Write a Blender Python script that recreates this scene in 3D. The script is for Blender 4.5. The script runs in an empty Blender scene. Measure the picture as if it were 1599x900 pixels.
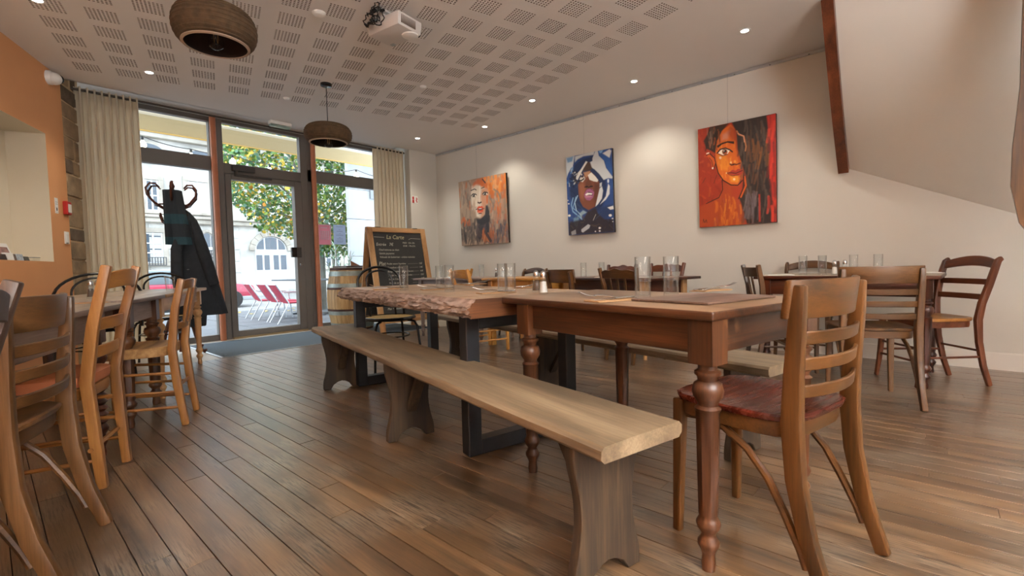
import bpy, bmesh, math, random
import numpy as np
from mathutils import Vector, Matrix
random.seed(7)
S = bpy.context.scene
COL = S.collection
R = math.radians
# ---------------------------------------------------------------- camera
CAMH = 0.88
FPX = 733.59
YAW, PIT, ROL = 0.8442946, -0.0461087, -0.024557
def basis():
    cy, sy = math.cos(YAW), math.sin(YAW); cp, sp = math.cos(PIT), math.sin(PIT)
    fw = Vector((sy*cp, cy*cp, sp)); rt = Vector((cy, -sy, 0)); up = rt.cross(fw)
    cr, sr = math.cos(ROL), math.sin(ROL)
    return cr*rt+sr*up, -sr*rt+cr*up, fw
RT, UP, FW = basis()
cd = bpy.data.cameras.new('camera'); cam = bpy.data.objects.new('camera', cd); COL.objects.link(cam)
cd.sensor_width = 36; cd.lens = FPX/1599*36; cd.clip_start = .02; cd.clip_end = 300
m = Matrix((RT, UP, -FW)).transposed().to_4x4(); m.translation = (0, 0, CAMH); cam.matrix_world = m
S.camera = cam
def ray(x, y): return FW+(x-799.5)/FPX*RT-(y-450)/FPX*UP
def at(x, y, z=0.0):          # the point at height z seen at a place in the photograph
    d = ray(x, y); t = (z-CAMH)/d.z
    return Vector((d.x*t, d.y*t, z))
def aty(x, y, Y):             # the point on the plane y = Y
    d = ray(x, y); t = Y/d.y
    return Vector((d.x*t, Y, CAMH+d.z*t))
# ---------------------------------------------------------------- world, lights, exposure
S.view_settings.view_transform = 'Standard'; S.view_settings.look = 'None'
S.view_settings.exposure = 0.25; S.view_settings.gamma = 1.0; S.view_settings.use_curve_mapping = False
w = bpy.data.worlds.new('overcast_sky'); S.world = w; w.use_nodes = True
bg = w.node_tree.nodes['Background']; bg.inputs[0].default_value = (.80, .90, 1.0, 1); bg.inputs[1].default_value = 4.6
def area(name, loc, rot, sx, sy, power, col, portal=False, spread=180):
    l = bpy.data.lights.new(name, 'AREA'); l.shape = 'RECTANGLE'; l.size = sx; l.size_y = sy
    l.energy = power; l.color = col; l.spread = R(spread)
    o = bpy.data.objects.new(name, l); COL.objects.link(o); o.location = loc; o.rotation_euler = rot
    if portal: l.cycles.is_portal = True
    return o
area('window_portal', (2.95, 7.3, 1.5), (R(-90), 0, 0), 4.0, 3.0, 1, (1, 1, 1), portal=True)
# unseen fill lights added behind and beside the camera to brighten room and ceiling
area('rear_front_fill', (-.5, -3.6, 1.55), (R(-90), 0, R(180)), 3.6, 2.1, 32, (.93, .96, 1.0))  # added frontal fill; the rear wall has no window
area('rear_top_fill', (.6, -1.6, 2.70), (0, 0, 0), 1.6, .5, 30, (1, .92, .83))  # added overhead fill, no lamp hangs here
area('rear_up_fill', (-.3, -2.6, 1.85), (R(180), 0, 0), 2.4, .8, 640, (.94, .975, 1))  # added upward fill to lift the ceiling, no fixture
area('side_top_fill', (-1.9, .6, 2.70), (0, 0, 0), 1.2, .5, 24, (1, .92, .83))  # added overhead fill on the left, no lamp hangs here
sun = bpy.data.lights.new('overcast_sun', 'SUN'); sun.energy = 2.5; sun.angle = R(20); sun.color = (1, .97, .92)
so = bpy.data.objects.new('overcast_sun', sun); COL.objects.link(so); so.rotation_euler = Vector((.5, .13, -.85)).to_track_quat('-Z', 'Y').to_euler()
# ---------------------------------------------------------------- mesh helpers
class MB:
    def __init__(s): s.v = []; s.f = []
    def add(s, vs, fs):
        b = len(s.v); s.v += [tuple(p) for p in vs]; s.f += [tuple(i+b for i in f) for f in fs]; return s
    def hexa(s, p):   # 8 points: bottom loop, top loop
        return s.add(p, [(3, 2, 1, 0), (4, 5, 6, 7), (0, 1, 5, 4), (1, 2, 6, 5), (2, 3, 7, 6), (3, 0, 4, 7)])
    def box(s, c, d, rz=0, rx=0, ry=0):
        M = Matrix.Rotation(rz, 3, 'Z') @ Matrix.Rotation(ry, 3, 'Y') @ Matrix.Rotation(rx, 3, 'X') if (rz or rx or ry) else None
        x, y, z = d[0]/2, d[1]/2, d[2]/2
        p = [(-x, -y, -z), (x, -y, -z), (x, y, -z), (-x, y, -z), (-x, -y, z), (x, -y, z), (x, y, z), (-x, y, z)]
        if M: p = [M @ Vector(q) for q in p]
        return s.hexa([(q[0]+c[0], q[1]+c[1], q[2]+c[2]) for q in p])
    def bb(s, x0, x1, y0, y1, z0, z1): return s.box(((x0+x1)/2, (y0+y1)/2, (z0+z1)/2), (x1-x0, y1-y0, z1-z0))
    def loft(s, rings, cap=True, closed=False):
        n = len(rings[0]); vs = [p for r in rings for p in r]; fs = []
        m = len(rings)
        for i in range(m if closed else m-1):
            a, b = i*n, ((i+1) % m)*n
            for j in range(n): k = (j+1) % n; fs.append((a+j, a+k, b+k, b+j))
        if cap and not closed: fs.append(tuple(range(n-1, -1, -1))); fs.append(tuple((m-1)*n+j for j in range(n)))
        return s.add(vs, fs)
    def lathe(s, prof, c=(0, 0, 0), n=16, cap=True, flute=0):
        rings = []
        for q in prof:
            r, z = q[0], q[1]; fl = flute if len(q) > 2 else 0
            rings.append([(c[0]+(r*(1-fl*(j % 2)))*math.cos(2*math.pi*j/n), c[1]+(r*(1-fl*(j % 2)))*math.sin(2*math.pi*j/n), c[2]+z) for j in range(n)])
        return s.loft(rings, cap)
    def tube(s, pts, r, n=8, closed=False):
        pts = [Vector(p) for p in pts]; m = len(pts); rings = []; prev = None
        for i, p in enumerate(pts):
            if closed: t = pts[(i+1) % m]-pts[i-1]
            else: t = pts[min(i+1, m-1)]-pts[max(i-1, 0)]
            t.normalize()
            if prev is None:
                a = Vector((0, 0, 1)) if abs(t.z) < .9 else Vector((1, 0, 0)); nx = t.cross(a).normalized()
            else: nx = (prev-t*prev.dot(t)).normalized()
            prev = nx; ny = t.cross(nx); rr = r[i] if isinstance(r, (list, tuple)) else r
            rings.append([p+rr*(math.cos(2*math.pi*j/n)*nx+math.sin(2*math.pi*j/n)*ny) for j in range(n)])
        return s.loft(rings, True, closed)
    def beam(s, pts, w, h, side=(1, 0, 0)):   # rectangular section along a path; w along 'side', h across
        pts = [Vector(p) for p in pts]; m = len(pts); rings = []
        for i, p in enumerate(pts):
            t = (pts[min(i+1, m-1)]-pts[max(i-1, 0)]).normalized()
            sd = Vector(side[i] if isinstance(side, list) else side); sd = (sd-t*sd.dot(t)).normalized(); u = t.cross(sd)
            ww = (w[i] if isinstance(w, (list, tuple)) else w)/2; hh = (h[i] if isinstance(h, (list, tuple)) else h)/2
            rings.append([p-sd*ww-u*hh, p+sd*ww-u*hh, p+sd*ww+u*hh, p-sd*ww+u*hh])
        return s.loft(rings)
    def prism(s, poly, M=None, d=.02):        # outline in XY, thickness along Z, placed by M
        n = len(poly); a = [Vector((p[0], p[1], -d/2)) for p in poly]; b = [Vector((p[0], p[1], d/2)) for p in poly]
        if M: a = [M @ q for q in a]; b = [M @ q for q in b]
        return s.add(a+b, [tuple(range(n-1, -1, -1)), tuple(range(n, 2*n))]+[(j, (j+1) % n, n+(j+1) % n, n+j) for j in range(n)])
    def grid(s, fn, nu, nv, closeu=False):
        vs = [fn(i/nu, j/nv) for j in range(nv+1) for i in range(nu if closeu else nu+1)]
        k = nu if closeu else nu+1
        return s.add(vs, [(j*k+i, j*k+(i+1) % k, (j+1)*k+(i+1) % k, (j+1)*k+i) for j in range(nv) for i in range(nu)])
    def sphere(s, c, r, n=12, m=8, sc=(1, 1, 1)):
        return s.lathe([(max(1e-4, r*math.sin(math.pi*i/m)), -r*math.cos(math.pi*i/m)) for i in range(m+1)], c, n) if sc == (1, 1, 1) else \
            s.loft([[(c[0]+sc[0]*r*math.sin(math.pi*max(.001, min(m-.001, i))/m)*math.cos(2*math.pi*j/n), c[1]+sc[1]*r*math.sin(math.pi*max(.001, min(m-.001, i))/m)*math.sin(2*math.pi*j/n), c[2]-sc[2]*r*math.cos(math.pi*i/m)) for j in range(n)] for i in range(m+1)])
def obj(name, mb, mat, parent=None, loc=None, rz=0, bevel=0, seg=1, smooth=True, ang=35, **k):
    me = bpy.data.meshes.new(name); me.from_pydata(mb.v, [], mb.f)
    if mat:
        for q in (mat if isinstance(mat, (list, tuple)) else [mat]): me.materials.append(q)
    if bevel:
        bm = bmesh.new(); bm.from_mesh(me)
        es = [e for e in bm.edges if len(e.link_faces) == 2 and e.calc_face_angle(0) > R(32)]
        bmesh.ops.recalc_face_normals(bm, faces=bm.faces)
        bmesh.ops.bevel(bm, geom=es, offset=bevel, segments=seg, affect='EDGES', profile=.5, clamp_overlap=True)
        bm.to_mesh(me); bm.free()
    else:
        bm = bmesh.new(); bm.from_mesh(me); bmesh.ops.recalc_face_normals(bm, faces=bm.faces); bm.to_mesh(me); bm.free()
    if smooth:
        me.shade_smooth(); me.set_sharp_from_angle(angle=R(ang))
    o = bpy.data.objects.new(name, me); COL.objects.link(o)
    if parent: o.parent = parent
    if loc is not None: o.location = loc
    if rz: o.rotation_euler[2] = rz
    for a, b in k.items(): o[a] = b
    return o
def thing(name, label, cat, loc=(0, 0, 0), rz=0, group=None):
    o = bpy.data.objects.new(name, None); COL.objects.link(o); o.location = loc; o.rotation_euler = (0, 0, rz)
    o.empty_display_size = .05
    o['label'] = label; o['category'] = cat
    if group: o['group'] = group
    return o
def tag(o, label, cat, group=None):
    o['label'] = label; o['category'] = cat
    if group: o['group'] = group
    return o
KIDS = {}
def dup(root, label=None, loc=None, rz=None, group=None):
    def cp(o, par):
        c = o.copy(); COL.objects.link(c)
        if par: c.parent = par; c.matrix_parent_inverse = o.matrix_parent_inverse.copy()
        for ch in list(o.children): cp(ch, c)
        return c
    r = cp(root, None)
    if label: r['label'] = label
    if loc is not None: r.location = loc
    if rz is not None: r.rotation_euler[2] = rz
    if group: r['group'] = group
    return r
def struct(name, mb, mat, parent=None, **k):
    o = obj(name, mb, mat, parent, **k); o['kind'] = 'structure'; return o
# ---------------------------------------------------------------- materials
def newmat(name):
    m = bpy.data.materials.new(name); m.use_nodes = True; nt = m.node_tree
    return m, nt, nt.nodes['Principled BSDF']
def N(nt, t, **k):
    n = nt.nodes.new(t)
    for a, b in k.items(): setattr(n, a, b)
    return n
def c4(c): return (c[0], c[1], c[2], 1)
def hexc(h):
    v = [int(h[i:i+2], 16)/255 for i in (0, 2, 4)]
    return tuple((x/12.92 if x <= .04045 else ((x+.055)/1.055)**2.4) for x in v)
def plain(name, col, rough=.5, metal=0, spec=.5, var=.0, vscale=6, bump=0, bscale=60, emit=0, trans=0, coat=0):
    m, nt, p = newmat(name); L = nt.links.new
    col = hexc(col) if isinstance(col, str) else col
    p.inputs['Base Color'].default_value = c4(col); p.inputs['Roughness'].default_value = rough
    p.inputs['Metallic'].default_value = metal; p.inputs['Specular IOR Level'].default_value = spec
    if coat: p.inputs['Coat Weight'].default_value = coat; p.inputs['Coat Roughness'].default_value = .15
    if emit: p.inputs['Emission Color'].default_value = c4(col); p.inputs['Emission Strength'].default_value = emit
    tc = None
    if var or bump: tc = N(nt, 'ShaderNodeTexCoord')
    if var:
        n = N(nt, 'ShaderNodeTexNoise'); n.inputs['Scale'].default_value = vscale; n.inputs['Detail'].default_value = 4; L(tc.outputs['Object'], n.inputs['Vector'])
        r = N(nt, 'ShaderNodeValToRGB'); e = r.color_ramp.elements
        e[0].position = .3; e[1].position = .7
        e[0].color = c4([x*(1-var) for x in col]); e[1].color = c4([min(1, x*(1+var)) for x in col])
        L(n.outputs['Fac'], r.inputs[0]); L(r.outputs[0], p.inputs['Base Color'])
    if bump:
        n = N(nt, 'ShaderNodeTexNoise'); n.inputs['Scale'].default_value = bscale; n.inputs['Detail'].default_value = 5; L(tc.outputs['Object'], n.inputs['Vector'])
        b = N(nt, 'ShaderNodeBump'); b.inputs['Strength'].default_value = bump; b.inputs['Distance'].default_value = .01
        L(n.outputs['Fac'], b.inputs['Height']); L(b.outputs[0], p.inputs['Normal'])
    return m
def wood(name, dark, mid, light, axis='Z', rough=.38, scale=1.0, bump=.15, randobj=.0, grain=24, contrast=.5, coat=0, worn=None):
    m, nt, p = newmat(name); L = nt.links.new
    dark, mid, light = [hexc(c) if isinstance(c, str) else c for c in (dark, mid, light)]
    tc = N(nt, 'ShaderNodeTexCoord'); oi = N(nt, 'ShaderNodeObjectInfo')
    off = N(nt, 'ShaderNodeVectorMath', operation='SCALE'); cmb = N(nt, 'ShaderNodeCombineXYZ')
    for i in range(3): L(oi.outputs['Random'], cmb.inputs[i])
    L(cmb.outputs[0], off.inputs[0]); off.inputs['Scale'].default_value = 37.0
    add = N(nt, 'ShaderNodeVectorMath', operation='ADD'); L(tc.outputs['Object'], add.inputs[0]); L(off.outputs[0], add.inputs[1])
    def mapped(along, across):
        mp = N(nt, 'ShaderNodeMapping'); sc = [across]*3; sc['XYZ'.index(axis)] = along
        mp.inputs['Scale'].default_value = [x*scale for x in sc]; L(add.outputs[0], mp.inputs['Vector']); return mp
    n1 = N(nt, 'ShaderNodeTexNoise'); n1.inputs['Scale'].default_value = 1; n1.inputs['Detail'].default_value = 5; n1.inputs['Distortion'].default_value = .6
    L(mapped(1.2, grain*.45).outputs[0], n1.inputs['Vector'])
    n2 = N(nt, 'ShaderNodeTexNoise'); n2.inputs['Scale'].default_value = 1; n2.inputs['Detail'].default_value = 6; n2.inputs['Roughness'].default_value = .65
    L(mapped(5, grain*6).outputs[0], n2.inputs['Vector'])
    mx = N(nt, 'ShaderNodeMix'); mx.inputs['Factor'].default_value = .35; L(n1.outputs['Fac'], mx.inputs[2]); L(n2.outputs['Fac'], mx.inputs[3])
    r = N(nt, 'ShaderNodeValToRGB'); e = r.color_ramp.elements
    e[0].position = .5-contrast*.3; e[1].position = .5+contrast*.3; e[0].color = c4(dark); e[1].color = c4(light)
    q = e.new(.5); q.color = c4(mid)
    L(mx.outputs[0], r.inputs[0]); out = r.outputs[0]
    if worn:   # patches of a second colour
        n3 = N(nt, 'ShaderNodeTexNoise'); n3.inputs['Scale'].default_value = worn[1]; n3.inputs['Detail'].default_value = 6; L(add.outputs[0], n3.inputs['Vector'])
        r3 = N(nt, 'ShaderNodeValToRGB'); r3.color_ramp.elements[0].position = worn[2]; r3.color_ramp.elements[1].position = worn[2]+.14; L(n3.outputs['Fac'], r3.inputs[0])
        m3 = N(nt, 'ShaderNodeMix', data_type='RGBA'); L(r3.outputs[0], m3.inputs[0]); L(out, m3.inputs[6]); m3.inputs[7].default_value = c4(hexc(worn[0])); out = m3.outputs[2]
    if randobj:
        mr = N(nt, 'ShaderNodeMapRange'); mr.inputs[3].default_value = 1-randobj; mr.inputs[4].default_value = 1+randobj; L(oi.outputs['Random'], mr.inputs[0])
        hs = N(nt, 'ShaderNodeHueSaturation'); L(mr.outputs[0], hs.inputs['Value']); L(out, hs.inputs['Color']); out = hs.outputs[0]
    L(out, p.inputs['Base Color'])
    rr = N(nt, 'ShaderNodeMapRange'); rr.inputs[3].default_value = rough-.08; rr.inputs[4].default_value = rough+.14; L(n2.outputs['Fac'], rr.inputs[0]); L(rr.outputs[0], p.inputs['Roughness'])
    b = N(nt, 'ShaderNodeBump'); b.inputs['Strength'].default_value = bump; b.inputs['Distance'].default_value = .004
    L(mx.outputs[0], b.inputs['Height']); L(b.outputs[0], p.inputs['Normal'])
    if coat: p.inputs['Coat Weight'].default_value = coat; p.inputs['Coat Roughness'].default_value = .2
    return m
def emis(name, col, st):
    m = bpy.data.materials.new(name); m.use_nodes = True; nt = m.node_tree; nt.nodes.clear()
    e = N(nt, 'ShaderNodeEmission'); e.inputs[0].default_value = c4(col); e.inputs[1].default_value = st
    o = N(nt, 'ShaderNodeOutputMaterial'); nt.links.new(e.outputs[0], o.inputs[0]); return m
def thin_glass(name, tint=(.97, .99, 1), rough=0.0, power=4.0, top=.75):
    m = bpy.data.materials.new(name); m.use_nodes = True; nt = m.node_tree; nt.nodes.clear()
    t = N(nt, 'ShaderNodeBsdfTransparent'); t.inputs[0].default_value = c4(tint)
    g = N(nt, 'ShaderNodeBsdfGlossy'); g.inputs['Roughness'].default_value = rough
    lw_ = N(nt, 'ShaderNodeLayerWeight'); pw = N(nt, 'ShaderNodeMath', operation='POWER'); pw.inputs[1].default_value = power; nt.links.new(lw_.outputs['Facing'], pw.inputs[0])
    f = N(nt, 'ShaderNodeMath', operation='MULTIPLY_ADD'); f.inputs[1].default_value = top; f.inputs[2].default_value = .04; nt.links.new(pw.outputs[0], f.inputs[0])
    x = N(nt, 'ShaderNodeMixShader'); o = N(nt, 'ShaderNodeOutputMaterial')
    nt.links.new(f.outputs[0], x.inputs[0]); nt.links.new(t.outputs[0], x.inputs[1]); nt.links.new(g.outputs[0], x.inputs[2]); nt.links.new(x.outputs[0], o.inputs[0])
    return m
M = {}
M['wall'] = plain('white_wall_paint', 'd2cec6', .85, bump=.05, bscale=90)
M['ceil'] = plain('ceiling_paint', 'e8e4e0', .9)
M['hole'] = plain('ceiling_void', '75655a', .95)  # dark tone stands in for the shade inside the perforations
M['orange'] = plain('apricot_wall_paint', 'd99a66', .7, var=.05, vscale=2, bump=.05, bscale=80)
M['niche'] = plain('niche_paint', 'd9cdb8', .85)
M['frame'] = plain('dark_grey_window_frame', '6c6660', .5)
M['post'] = plain('copper_orange_post_paint', 'b9714c', .4, var=.08, vscale=8)
M['pane'] = thin_glass('window_glass')
M['glass'] = None
M['black'] = plain('black_lacquered_metal', '17181a', .25, spec=.6)
M['steel_black'] = plain('raw_black_steel', '26272b', .38, metal=.35, var=.2, vscale=5)
M['chrome'] = plain('polished_steel', 'd0d0d0', .18, metal=1)
M['alu'] = plain('brushed_aluminium', 'c9ced3', .3, metal=.85)
M['white'] = plain('white_plastic', 'e8e6e2', .4)
M['grey'] = plain('grey_metal', '8f8f8f', .4, metal=.5)
M['bulb_on'] = emis('lit_bulb', (1, .86, .58), 26)
M['spot_on'] = emis('lit_downlight', (1, .93, .80), 40)
def gl(name, tint=(1, 1, 1), rough=0.0, ior=1.45):
    m, nt, p = newmat(name)
    p.inputs['Transmission Weight'].default_value = 1; p.inputs['Roughness'].default_value = rough; p.inputs['IOR'].default_value = ior
    p.inputs['Base Color'].default_value = c4(tint); return m
M['glass'] = thin_glass('drinking_glass', (.965, .975, .975), power=2.3, top=.85)
M['bulbglass'] = thin_glass('clear_bulb_glass')
M['floorgap'] = plain('dark_floor_gap', '1d130c', .9)
M['tile'] = plain('pale_beige_tile', 'cfc4b4', .4, var=.08, vscale=3)
M['mat'] = plain('grey_blue_entrance_mat', '5f6a72', .95, var=.2, vscale=220, bump=.6, bscale=400)
M['old'] = {a: wood('old_oak_'+a, '22120a', '462815', '683f23', a, .34, worn=('835c3c', 9, .66)) for a in 'XYZ'}
M['oldtop'] = wood('old_table_top', '5a422f', '87694e', 'a88c6e', 'Y', .3, contrast=.8)
M['darkwood'] = {a: wood('dark_walnut_'+a, '1f0d07', '3d1a0d', '5a2a15', a, .28) for a in 'XYZ'}
M['honey'] = {a: wood('honey_beech_'+a, '623d1a', '875829', 'a0703a', a, .33, contrast=.6) for a in 'XYZ'}
M['chest'] = {a: wood('chestnut_beech_'+a, '33200d', '543415', '6c4520', a, .3) for a in 'XYZ'}
M['brown'] = {a: wood('brown_beech_'+a, '321f10', '523519', '6d4b2b', a, .33) for a in 'XYZ'}
M['red'] = {a: wood('cherry_wood_'+a, '3a1c11', '5c301b', '764227', a, .3) for a in 'XYZ'}
M['pine'] = {a: wood('pale_pine_'+a, '8e6238', 'b98c5b', 'd0a877', a, .42) for a in 'XYZ'}
M['amber'] = {a: wood('amber_pine_'+a, '87561f', 'b27a33', 'cc9850', a, .4) for a in 'XYZ'}
M['bench'] = {a: wood('weathered_bench_'+a, '41352a', '74614a', '9d886b', a, .55, bump=.5, contrast=.8, worn=('54432f', 4.5, .62)) for a in 'XYZ'}
M['benchleg'] = wood('bench_leg_wood', '1c130c', '37291b', '52402c', 'Z', .6, bump=.4)
M['slab'] = wood('live_edge_slab_top', '8f7558', 'b3977a', 'c9ae90', 'Y', .35, contrast=.7)
M['greywash'] = {a: wood('grey_washed_wood_'+a, '5b4b43', '7d6a5f', '98877b', a, .5) for a in 'XYZ'}
M['greytop'] = wood('grey_worn_top', '7a6a58', '9d8b77', 'b8a893', 'Y', .33)
# ================================================================ the room
XR = 5.11; YW = 7.02; CE = 2.77
# floor planks run towards the window; each plank a part of the floor
def plank_mat():
    m, nt, p = newmat('worn_floor_plank'); L = nt.links.new
    g = N(nt, 'ShaderNodeNewGeometry'); oi = N(nt, 'ShaderNodeObjectInfo')
    cmb = N(nt, 'ShaderNodeCombineXYZ'); L(oi.outputs['Random'], cmb.inputs[0]); L(oi.outputs['Random'], cmb.inputs[1])
    sc = N(nt, 'ShaderNodeVectorMath', operation='SCALE'); sc.inputs['Scale'].default_value = 91; L(cmb.outputs[0], sc.inputs[0])
    ad = N(nt, 'ShaderNodeVectorMath', operation='ADD'); L(g.outputs['Position'], ad.inputs[0]); L(sc.outputs[0], ad.inputs[1])
    def mp(x, y):
        q = N(nt, 'ShaderNodeMapping'); q.inputs['Scale'].default_value = (x, y, 1); L(ad.outputs[0], q.inputs['Vector']); return q
    n1 = N(nt, 'ShaderNodeTexNoise'); n1.inputs['Scale'].default_value = 1; n1.inputs['Detail'].default_value = 6; n1.inputs['Distortion'].default_value = .5; L(mp(16, 1.4).outputs[0], n1.inputs['Vector'])
    n2 = N(nt, 'ShaderNodeTexNoise'); n2.inputs['Scale'].default_value = 1; n2.inputs['Detail'].default_value = 5; n2.inputs['Roughness'].default_value = .7; L(mp(170, 7).outputs[0], n2.inputs['Vector'])
    nw = N(nt, 'ShaderNodeTexNoise'); nw.inputs['Scale'].default_value = 1; nw.inputs['Detail'].default_value = 5; L(g.outputs['Position'], nw.inputs['Vector'])
    nw.inputs['Scale'].default_value = 3.2
    mx = N(nt, 'ShaderNodeMix'); mx.inputs['Factor'].default_value = .3; L(n1.outputs['Fac'], mx.inputs[2]); L(n2.outputs['Fac'], mx.inputs[3])
    r = N(nt, 'ShaderNodeValToRGB'); e = r.color_ramp.elements
    e[0].position = .34; e[0].color = c4(hexc('2f1f12')); e[1].position = .68; e[1].color = c4(hexc('856646')); q = e.new(.5); q.color = c4(hexc('61472e'))
    L(mx.outputs[0], r.inputs[0])
    # grey wear with dark open grain
    mw = N(nt, 'ShaderNodeMath', operation='MULTIPLY'); L(nw.outputs['Fac'], mw.inputs[0])
    rw = N(nt, 'ShaderNodeValToRGB'); rw.color_ramp.elements[0].position = .47; rw.color_ramp.elements[1].position = .66; L(nw.outputs['Fac'], rw.inputs[0])
    r2 = N(nt, 'ShaderNodeValToRGB'); e = r2.color_ramp.elements
    e[0].position = .43; e[0].color = c4(hexc('21160e')); e[1].position = .51; e[1].color = c4(hexc('82705c')); L(n2.outputs['Fac'], r2.inputs[0])
    m1 = N(nt, 'ShaderNodeMix', data_type='RGBA'); fm = N(nt, 'ShaderNodeMath', operation='MULTIPLY'); fm.inputs[1].default_value = .92; L(rw.outputs[0], fm.inputs[0])
    L(fm.outputs[0], m1.inputs[0]); L(r.outputs[0], m1.inputs[6]); L(r2.outputs[0], m1.inputs[7])
    mr = N(nt, 'ShaderNodeMapRange'); mr.inputs[3].default_value = .74; mr.inputs[4].default_value = 1.28; L(oi.outputs['Random'], mr.inputs[0])
    hs = N(nt, 'ShaderNodeHueSaturation'); L(mr.outputs[0], hs.inputs['Value']); L(m1.outputs[2], hs.inputs['Color']); L(hs.outputs[0], p.inputs['Base Color'])
    rr = N(nt, 'ShaderNodeMapRange'); rr.inputs[3].default_value = .27; rr.inputs[4].default_value = .5; L(mx.outputs[0], rr.inputs[0]); L(rr.outputs[0], p.inputs['Roughness'])
    p.inputs['Coat Weight'].default_value = 1.0; p.inputs['Coat Roughness'].default_value = .3
    b = N(nt, 'ShaderNodeBump'); b.inputs['Strength'].default_value = .35; b.inputs['Distance'].default_value = .003; L(mx.outputs[0], b.inputs['Height']); L(b.outputs[0], p.inputs['Normal'])
    return m
PM = plank_mat()
YF = 5.47
fl = MB(); fl.bb(-5.5, 5.4, -4.3, 7.4, -.06, -.016)
FLOOR = struct('floor', fl, M['floorgap'], smooth=False)
PW = .0845; rp = random.Random(3); far = MB(); cand = []
for i in range(-40, 61):
    x0 = .0165+i*PW; x1 = x0+PW-.003
    if x0 > XR-.02: break
    y = -4.2-rp.random()*1.6
    while y < YF:
        ln = rp.uniform(1.1, 2.3); ya, yb = max(y, -4.2), min(y+ln, YF); y += ln
        if yb-ya < .02: continue
        if x1 < -.2+ .43*(ya-4.5)-.1 and ya > 2: continue
        c = Vector(((x0+x1)/2, (ya+yb)/2, 0)); best = 0
        for k in range(7):
            q = Vector((c.x, ya+(yb-ya)*k/6, 0)); d = q-Vector((0, 0, CAMH)); z = d.dot(FW)
            if z > .3:
                px, py = 799.5+FPX*d.dot(RT)/z, 450-FPX*d.dot(UP)/z
                if -20 < px < 1620 and 440 < py < 930: best = max(best, 1/z**2)
        cand.append((best, x0, x1, ya+.0008, yb-.0008, rp.uniform(-.0007, .0007)))
cand.sort(key=lambda t: -t[0])
def plank(mb, t):
    _, x0, x1, ya, yb, dz = t; g = .0006
    return mb.add([(x0, ya, -.018), (x1, ya, -.018), (x1, yb, -.018), (x0, yb, -.018), (x0, ya, dz-g), (x1, ya, dz-g), (x1, yb, dz-g), (x0, yb, dz-g), (x0+g, ya+g, dz), (x1-g, ya+g, dz), (x1-g, yb-g, dz), (x0+g, yb-g, dz)],
        [(0, 1, 5, 4), (1, 2, 6, 5), (2, 3, 7, 6), (3, 0, 4, 7), (4, 5, 9, 8), (5, 6, 10, 9), (6, 7, 11, 10), (7, 4, 8, 11), (8, 9, 10, 11)])
for j, t in enumerate(cand):
    if j < 298 and t[0] > 0: obj('floor_plank', plank(MB(), t), PM, FLOOR, smooth=False)
    elif True: plank(far, t)
o = obj('floor_planks_beyond', far, PM, FLOOR, smooth=False); o['kind'] = 'stuff'
# pale tiles and mat recess by the window
ti = 0
for i in range(12):
    for j in range(4):
        x0, x1, y0, y1 = .45+i*.4, .45+i*.4+.397, 5.475+j*.4, 5.475+j*.4+.397
        if y1 > 7.08: y1 = 7.08
        if x0 < -.1 or x1 > 5.3: continue
        if x0 > 1.5 and x1 < 4.5 and j < 3 and j > 0: continue
        obj('floor_tile', MB().bb(x0, x1, y0, y1, -.017, -.001), M['tile'], FLOOR, smooth=False)
mt = obj('entrance_mat', MB().bb(1.63, 4.42, 5.50, 6.76, -.012, .004), M['mat'], smooth=False)
tag(mt, 'grey blue ribbed entrance mat on the floor before the glass door', 'doormat')
obj('edge_strip', MB().bb(1.60, 4.45, 5.478, 5.50, -.012, .006).bb(1.60, 1.63, 5.50, 6.78, -.012, .006).bb(1.60, 4.45, 6.76, 6.78, -.012, .006), M['alu'], mt, smooth=False)
# ceiling of perforated plasterboard
A0 = np.array([2.324, 2.798]); ta = math.radians(16.7)
e1 = np.array([math.sin(ta), math.cos(ta)]); e2 = np.array([math.cos(ta), -math.sin(ta)])
def lines(lo, hi, p):
    ls = [(lo-.5)*p]; hole = []
    for i in range(lo, hi+1):
        for k in range(8):
            a = i*p-.1765/2+k*.0235; ls += [a, a+.012]
    ls.append((hi+.5)*p); return np.array(ls)
lx = lines(-8, 5, .296); ly = lines(-7, 8, .2915)
gx, gy = np.meshgrid(lx, ly); P = A0+gx[..., None]*e2+gy[..., None]*e1
nx, ny = len(lx), len(ly)
top = np.concatenate([P.reshape(-1, 2), np.full((nx*ny, 1), CE)], 1); bot = top.copy(); bot[:, 2] = CE+.009
ix, iy = np.meshgrid(np.arange(nx-1), np.arange(ny-1)); hole = (ix % 2 == 1) & (iy % 2 == 1)
a = (iy*nx+ix)
F = np.stack([a, a+nx, a+nx+1, a+1], -1)
fs = F[~hole]; hf = F[hole]; k = nx*ny
walls = np.concatenate([np.stack([hf[:, i], hf[:, (i+1) % 4], hf[:, (i+1) % 4]+k, hf[:, i]+k], -1) for i in range(4)])
me = bpy.data.meshes.new('ceiling'); V = np.concatenate([top, bot]); FA = np.concatenate([fs, walls])
inn = [tuple(A0+sx*e2+sy*e1) for sx, sy in ((lx[0], ly[0]), (lx[-1], ly[0]), (lx[-1], ly[-1]), (lx[0], ly[-1]))]
out = [(-5.6, -4.4), (5.3, -4.4), (5.3, 6.20), (-5.6, 6.20)]
n0 = len(V); V = np.concatenate([V, [[*p, CE] for p in out+inn]]); 
FA = np.concatenate([FA, [[n0+i, n0+(i+1) % 4, n0+4+(i+1) % 4, n0+4+i] for i in range(4)]])
me.from_pydata(V.tolist(), [], FA.tolist()); me.materials.append(M['ceil']); me.materials.append(M['hole'])
mi_ = np.zeros(len(FA), dtype=np.int32); mi_[len(fs):len(fs)+len(walls)] = 1; me.polygons.foreach_set('material_index', mi_)  # hole sides coloured dark as painted shade instead of ceiling paint
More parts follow.
